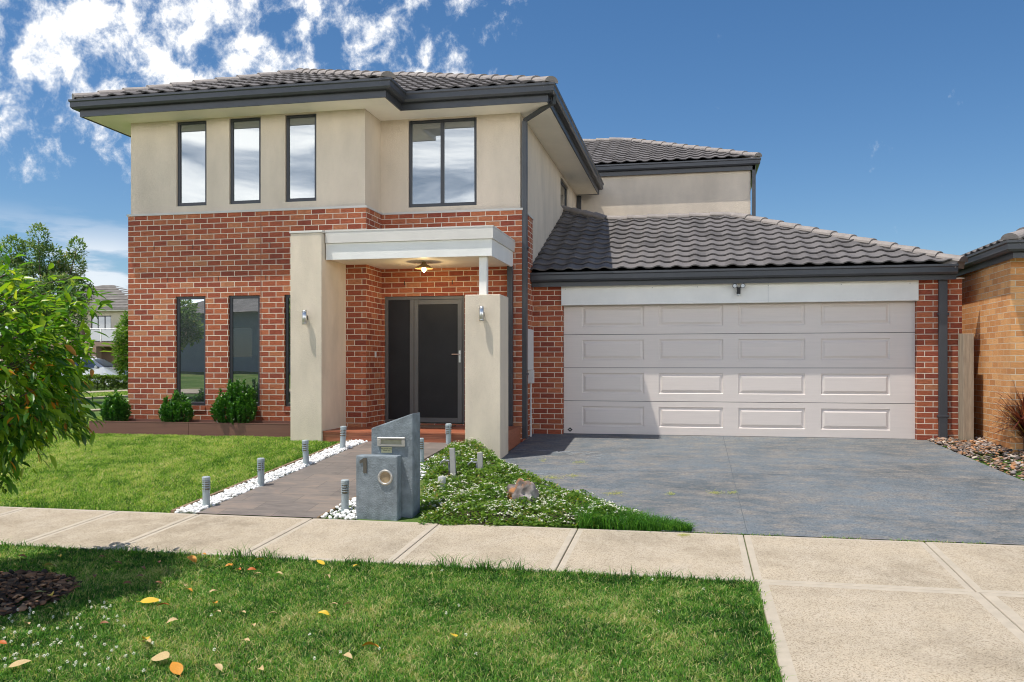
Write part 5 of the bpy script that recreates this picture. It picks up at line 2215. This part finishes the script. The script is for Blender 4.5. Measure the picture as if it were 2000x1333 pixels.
for s in (-1, 1):
    for pts in ([(-2.0, 1.05), (-1.15, 1.06), (-1.15, 1.48), (-1.75, 1.48)], [(-1.08, 1.06), (-.15, 1.06), (-.15, 1.50), (-1.08, 1.49)], [(-.08, 1.06), (.95, 1.05), (.42, 1.45), (-.08, 1.50)]):
        e = MB()
        e.poly(gpoly(pts, s, .004))
        CF(e).build("side_window", CGLASS, car)
e = MB()
def W3(z): return W2 - max(0, z - .95) * .32
e.poly([(1.13, -W3(1.12) + .08, 1.13), (1.13, W3(1.12) - .08, 1.13), (.57, W3(1.47) - .08, 1.485), (.57, -W3(1.47) + .08, 1.485)])
CF(e)
e.v = [(x + FV.x * 0 + RV.x * .012, y + RV.y * .012, z + .014) for x, y, z in e.v]
e.build("windscreen", CGLASS, car)
for s in (-1, 1):
    e = MB()
    e.tube([(-1.7, s * .62, 1.59), (-1.5, s * .62, 1.645), (.0, s * .62, 1.655), (.2, s * .62, 1.60)], .018, 6)
    CF(e).build("roof_rail", STEEL, car)
    e = MB()
    e.box(1.95, 2.19, s * .78 - .1, s * .78 + .095, .70, .84)
    CF(e).build("headlight", plain("headlight_lens", (.7, .72, .75), .15, .05, 4), car, bevel=.03)
    e = MB()
    e.box(.72, .88, s * .88 - .02 + s * .08, s * .88 + .06 + s * .08, 1.02, 1.16)
    CF(e).build("door_mirror", SILVER, car, bevel=.03)
    for x in (1.42, -1.38):
        e = MB()
        y0_ = s * .80
        e.lathe([(.20, -.09), (.31, -.1), (.335, -.07), (.335, .07), (.31, .1), (.20, .09)], (x, y0_, .33), 22, 'y')
        wh = CF(e).build("wheel", BLACK, car, smooth=False)
        e = MB()
        e.lathe([(.21, s * .095), (.19, s * .102), (.05, s * .085), (.0, s * .09)], (x, y0_, .33), 22, 'y', caps=False)
        CF(e).build("rim", STEEL, wh)
e = MB()
e.box(2.245, 2.31, -.55, .55, .42, .58)
CF(e).build("grille", BLACK, car)

# ------------------------------------------------------------------ across the street, behind the camera (seen in the window panes)
AH = thing("house_across_street", "grey rendered house across the street mirrored in the lower windows", "house", (-16, -22, -.5))
GREYW = plain("across_wall", (.25, .27, .28), .8, .06, 2)
mb = MB()
mb.wall('y', -20, -30, -8, -.6, 4.1, [(-20, -15, 0.7, 3.0), (-27, -24.5, 1.6, 3.3)], -.1)
mb.wall('x', -8, -34, -20, -.6, 4.1)
mb.build("wall", GREYW, AH)
mb = MB()
mb.box(-20, -15, -20.12, -20.08, 0.7, 3.0)
mb.build("garage_door", plain("across_door", (.55, .56, .55), .6, .05, 2), AH)
mb = MB()
mb.box(-27, -24.5, -20.12, -20.08, 1.6, 3.3)
mb.build("window", FARGLASS, AH)
mb = MB()
mb.poly([(-30.6, -19.4, 4.1), (-7.4, -19.4, 4.1), (-13.4, -25.4, 6.4), (-24.6, -25.4, 6.4)])
mb.poly([(-7.4, -19.4, 4.1), (-7.4, -34, 4.1), (-13.4, -25.4, 6.4)])
mb.poly([(-30.6, -19.4, 4.1), (-24.6, -25.4, 6.4), (-30.6, -34, 4.1)])
mb.build("roof", FARTILE, AH)
A2 = thing("house_across_road_corner", "pale low house across the road with broad grey roof mirrored in glass", "house", (5, -22, -.5))
mb = MB()
mb.wall('y', -20, -4, 18, -.6, 4.1, [(0, 5, 0.7, 3.0)], -.1)
mb.wall('x', -4, -34, -20, -.6, 4.1)
mb.build("wall", FCREAM, A2)
mb = MB()
mb.box(0, 5, -20.12, -20.08, 0.7, 3.0)
mb.build("garage_door", GARAGE, A2)
mb = MB()
mb.poly([(-4.6, -19.4, 4.1), (18.6, -19.4, 4.1), (12.6, -25.4, 6.4), (1.4, -25.4, 6.4)])
mb.poly([(-4.6, -19.4, 4.1), (1.4, -25.4, 6.4), (-4.6, -34, 4.1)])
mb.build("roof", FARTILE, A2)
for (x, y, lab) in ((-23.0, -10, "leafy tree across the street mirrored in the lower window nearest the corner"), (-18.4, -10.5, "leafy tree across the street mirrored in the middle lower window")):
    t_ = thing("tree_across_street", lab, "tree", (x, y, ground(x, y)))
    mb = MB()
    mb.tube([(x, y, ground(x, y) - .1), (x, y, 1.8), (x + .1, y, 3.6)], [.1, .08, .03], 7)
    mb.build("trunk", TRUNK, t_)
    crown_mesh("crown", t_, [((x + random.gauss(0, .6), y + random.gauss(0, .6), 3.0 + random.gauss(0, .6)), random.uniform(.5, .9), 1) for _ in range(7)], 2600, .2, BGLEAF, .4)

mb = MB()
for y0_, y1_ in ((-12.4, -11.0),):
    mb.quad((-60, y0_, ground(0, y0_) + .02), (60, y0_, ground(0, y0_) + .02), (60, y1_, ground(0, y1_) + .02), (-60, y1_, ground(0, y1_) + .02))
tag(mb.build("opposite_footpath", CONCRETE, None), kind="structure")

# ------------------------------------------------------------------ light and sky
sun = bpy.data.lights.new("sun", 'SUN')
sun.energy = 2.9
sun.angle = rad(.5)
sun.color = (1, .955, .88)
so = bpy.data.objects.new("sun", sun)
COL.objects.link(so)
so.rotation_euler = SUN.to_track_quat('Z', 'Y').to_euler()
so.location = (-10, -8, 36)

w = bpy.data.worlds.new("World")
scene.world = w
w.use_nodes = True
nt = w.node_tree
bg = nt.nodes["Background"]
sky = N(nt, "ShaderNodeTexSky", sky_type='NISHITA', sun_disc=False)
sky.sun_elevation = math.asin(SUN.z)
sky.sun_rotation = math.atan2(SUN.x, SUN.y) % (2 * math.pi)
sky.altitude = 300
sky.air_density = 1.0
sky.dust_density = .4
sky.ozone_density = 4.0
SKY_STR = .068
tc = N(nt, "ShaderNodeTexCoord")
src = tc.outputs['Generated']
# cloud cover: puffs up and to one side, brightened streaks behind the camera
mp = N(nt, "ShaderNodeMapping")
mp.inputs['Scale'].default_value = (1.1, 1.1, .95)
mp.inputs['Rotation'].default_value = (0, .35, 0)
mp.inputs['Location'].default_value = (.35, .1, .22)
nt.links.new(src, mp.inputs[0])
n1 = N(nt, "ShaderNodeTexNoise", i_Scale=28.0, i_Detail=9, i_Roughness=.64, i_Distortion=.15)
n2 = N(nt, "ShaderNodeTexNoise", i_Scale=7, i_Detail=3, i_Roughness=.5)
nt.links.new(mp.outputs[0], n1.inputs[0])
nt.links.new(mp.outputs[0], n2.inputs[0])
sep = N(nt, "ShaderNodeSeparateXYZ")
nt.links.new(src, sep.inputs[0])


def M(op, a, b=None, c=None):
    nd = N(nt, "ShaderNodeMath", operation=op)
    for i, v in enumerate((a, b, c)):
        if v is None:
            continue
        if isinstance(v, (int, float)):
            nd.inputs[i].default_value = v
        else:
            nt.links.new(v, nd.inputs[i])
    return nd.outputs[0]


def smooth(v, a, b):
    nd = N(nt, "ShaderNodeMapRange", interpolation_type='SMOOTHSTEP')
    nt.links.new(v, nd.inputs[0])
    nd.inputs[1].default_value = a
    nd.inputs[2].default_value = b
    return nd.outputs[0]


X, Y, Z = sep.outputs[0], sep.outputs[1], sep.outputs[2]
lateral = M('ADD', M('MULTIPLY', X, CS), M('MULTIPLY', Y, SN))       # towards the garage side
cov_side = smooth(lateral, .10, -.14)
cov_high = smooth(M('SUBTRACT', Z, M('MULTIPLY', lateral, .14)), .19, .33)
cover = M('MULTIPLY', cov_side, cov_high)
dens = M('ADD', M('ADD', M('MULTIPLY', n1.outputs[0], 1.0), M('MULTIPLY', n2.outputs[0], .28)), M('MULTIPLY', cover, .30))
puff = smooth(dens, .825, 1.07)
puff = M('MULTIPLY', puff, smooth(Y, -.1, .2))
# low bank near the horizon
low_ = N(nt, "ShaderNodeMapping")
low_.inputs['Scale'].default_value = (1, 1, 5)
nt.links.new(src, low_.inputs[0])
n3 = N(nt, "ShaderNodeTexNoise", i_Scale=7, i_Detail=7, i_Roughness=.55)
nt.links.new(low_.outputs[0], n3.inputs[0])
lowm = M('MULTIPLY', M('MULTIPLY', smooth(Z, .03, .08), smooth(Z, .17, .11)), smooth(lateral, -.3, -.42))
lowc = M('MULTIPLY', smooth(n3.outputs[0], .45, .62), M('MULTIPLY', lowm, .7))
# streaky cloud behind the camera
st_ = N(nt, "ShaderNodeMapping")
st_.inputs['Scale'].default_value = (1.2, 1, 4.5)
st_.inputs['Rotation'].default_value = (0, .25, 0)
nt.links.new(src, st_.inputs[0])
n4 = N(nt, "ShaderNodeTexNoise", i_Scale=3.4, i_Detail=7, i_Roughness=.55, i_Distortion=.7)
nt.links.new(st_.outputs[0], n4.inputs[0])
back = M('MULTIPLY', smooth(M('SUBTRACT', n4.outputs[0], M('MULTIPLY', Z, 1.0)), .08, .42), smooth(Y, .05, -.35))
cl_ = M('MAXIMUM', M('MAXIMUM', puff, lowc), back)
mulS = N(nt, "ShaderNodeVectorMath", operation='SCALE')
mulS.inputs['Scale'].default_value = SKY_STR
nt.links.new(sky.outputs[0], mulS.inputs[0])
hs_ = N(nt, "ShaderNodeHueSaturation", i_Saturation=1.2, i_Value=1.0)
nt.links.new(mulS.outputs[0], hs_.inputs['Color'])
crampc = ramp(nt, [(.0, (.40, .45, .53)), (.5, (.52, .55, .60)), (1, (.74, .735, .72))])
nt.links.new(cl_, crampc.inputs[0])
bright = N(nt, "ShaderNodeVectorMath", operation='SCALE')
nt.links.new(crampc.outputs[0], bright.inputs[0])
nt.links.new(M('ADD', 1.0, M('MULTIPLY', smooth(Y, .1, -.3), 2.1)), bright.inputs['Scale'])  # cloud behind the camera brightened to add fill light on the facade
mx = N(nt, "ShaderNodeMix", data_type='RGBA')
nt.links.new(cl_, mx.inputs[0])
nt.links.new(hs_.outputs[0], mx.inputs[6])
nt.links.new(bright.outputs[0], mx.inputs[7])
nt.links.new(mx.outputs[2], bg.inputs[0])
bg.inputs[1].default_value = 1.0

# ------------------------------------------------------------------ camera
cam = bpy.data.cameras.new("camera")
cam.sensor_width = 36
cam.lens = FPX / 2000 * 36
cam.shift_y = (HOR - 666.5) / 2000
cam.clip_end = 2000
cam.clip_start = .05
co = bpy.data.objects.new("camera", cam)
COL.objects.link(co)
co.location = (0, 0, EYE)
co.rotation_euler = (rad(90), 0, rad(TH))
scene.camera = co

scene.view_settings.view_transform = 'Standard'
scene.view_settings.look = 'None'
scene.view_settings.gamma = 1
scene.view_settings.exposure = .74
scene.render.engine = 'CYCLES'
scene.cycles.max_bounces = 6
scene.cycles.use_denoising = True
scene.cycles.pixel_filter_type = 'BLACKMAN_HARRIS'
scene.cycles.filter_width = 1.05
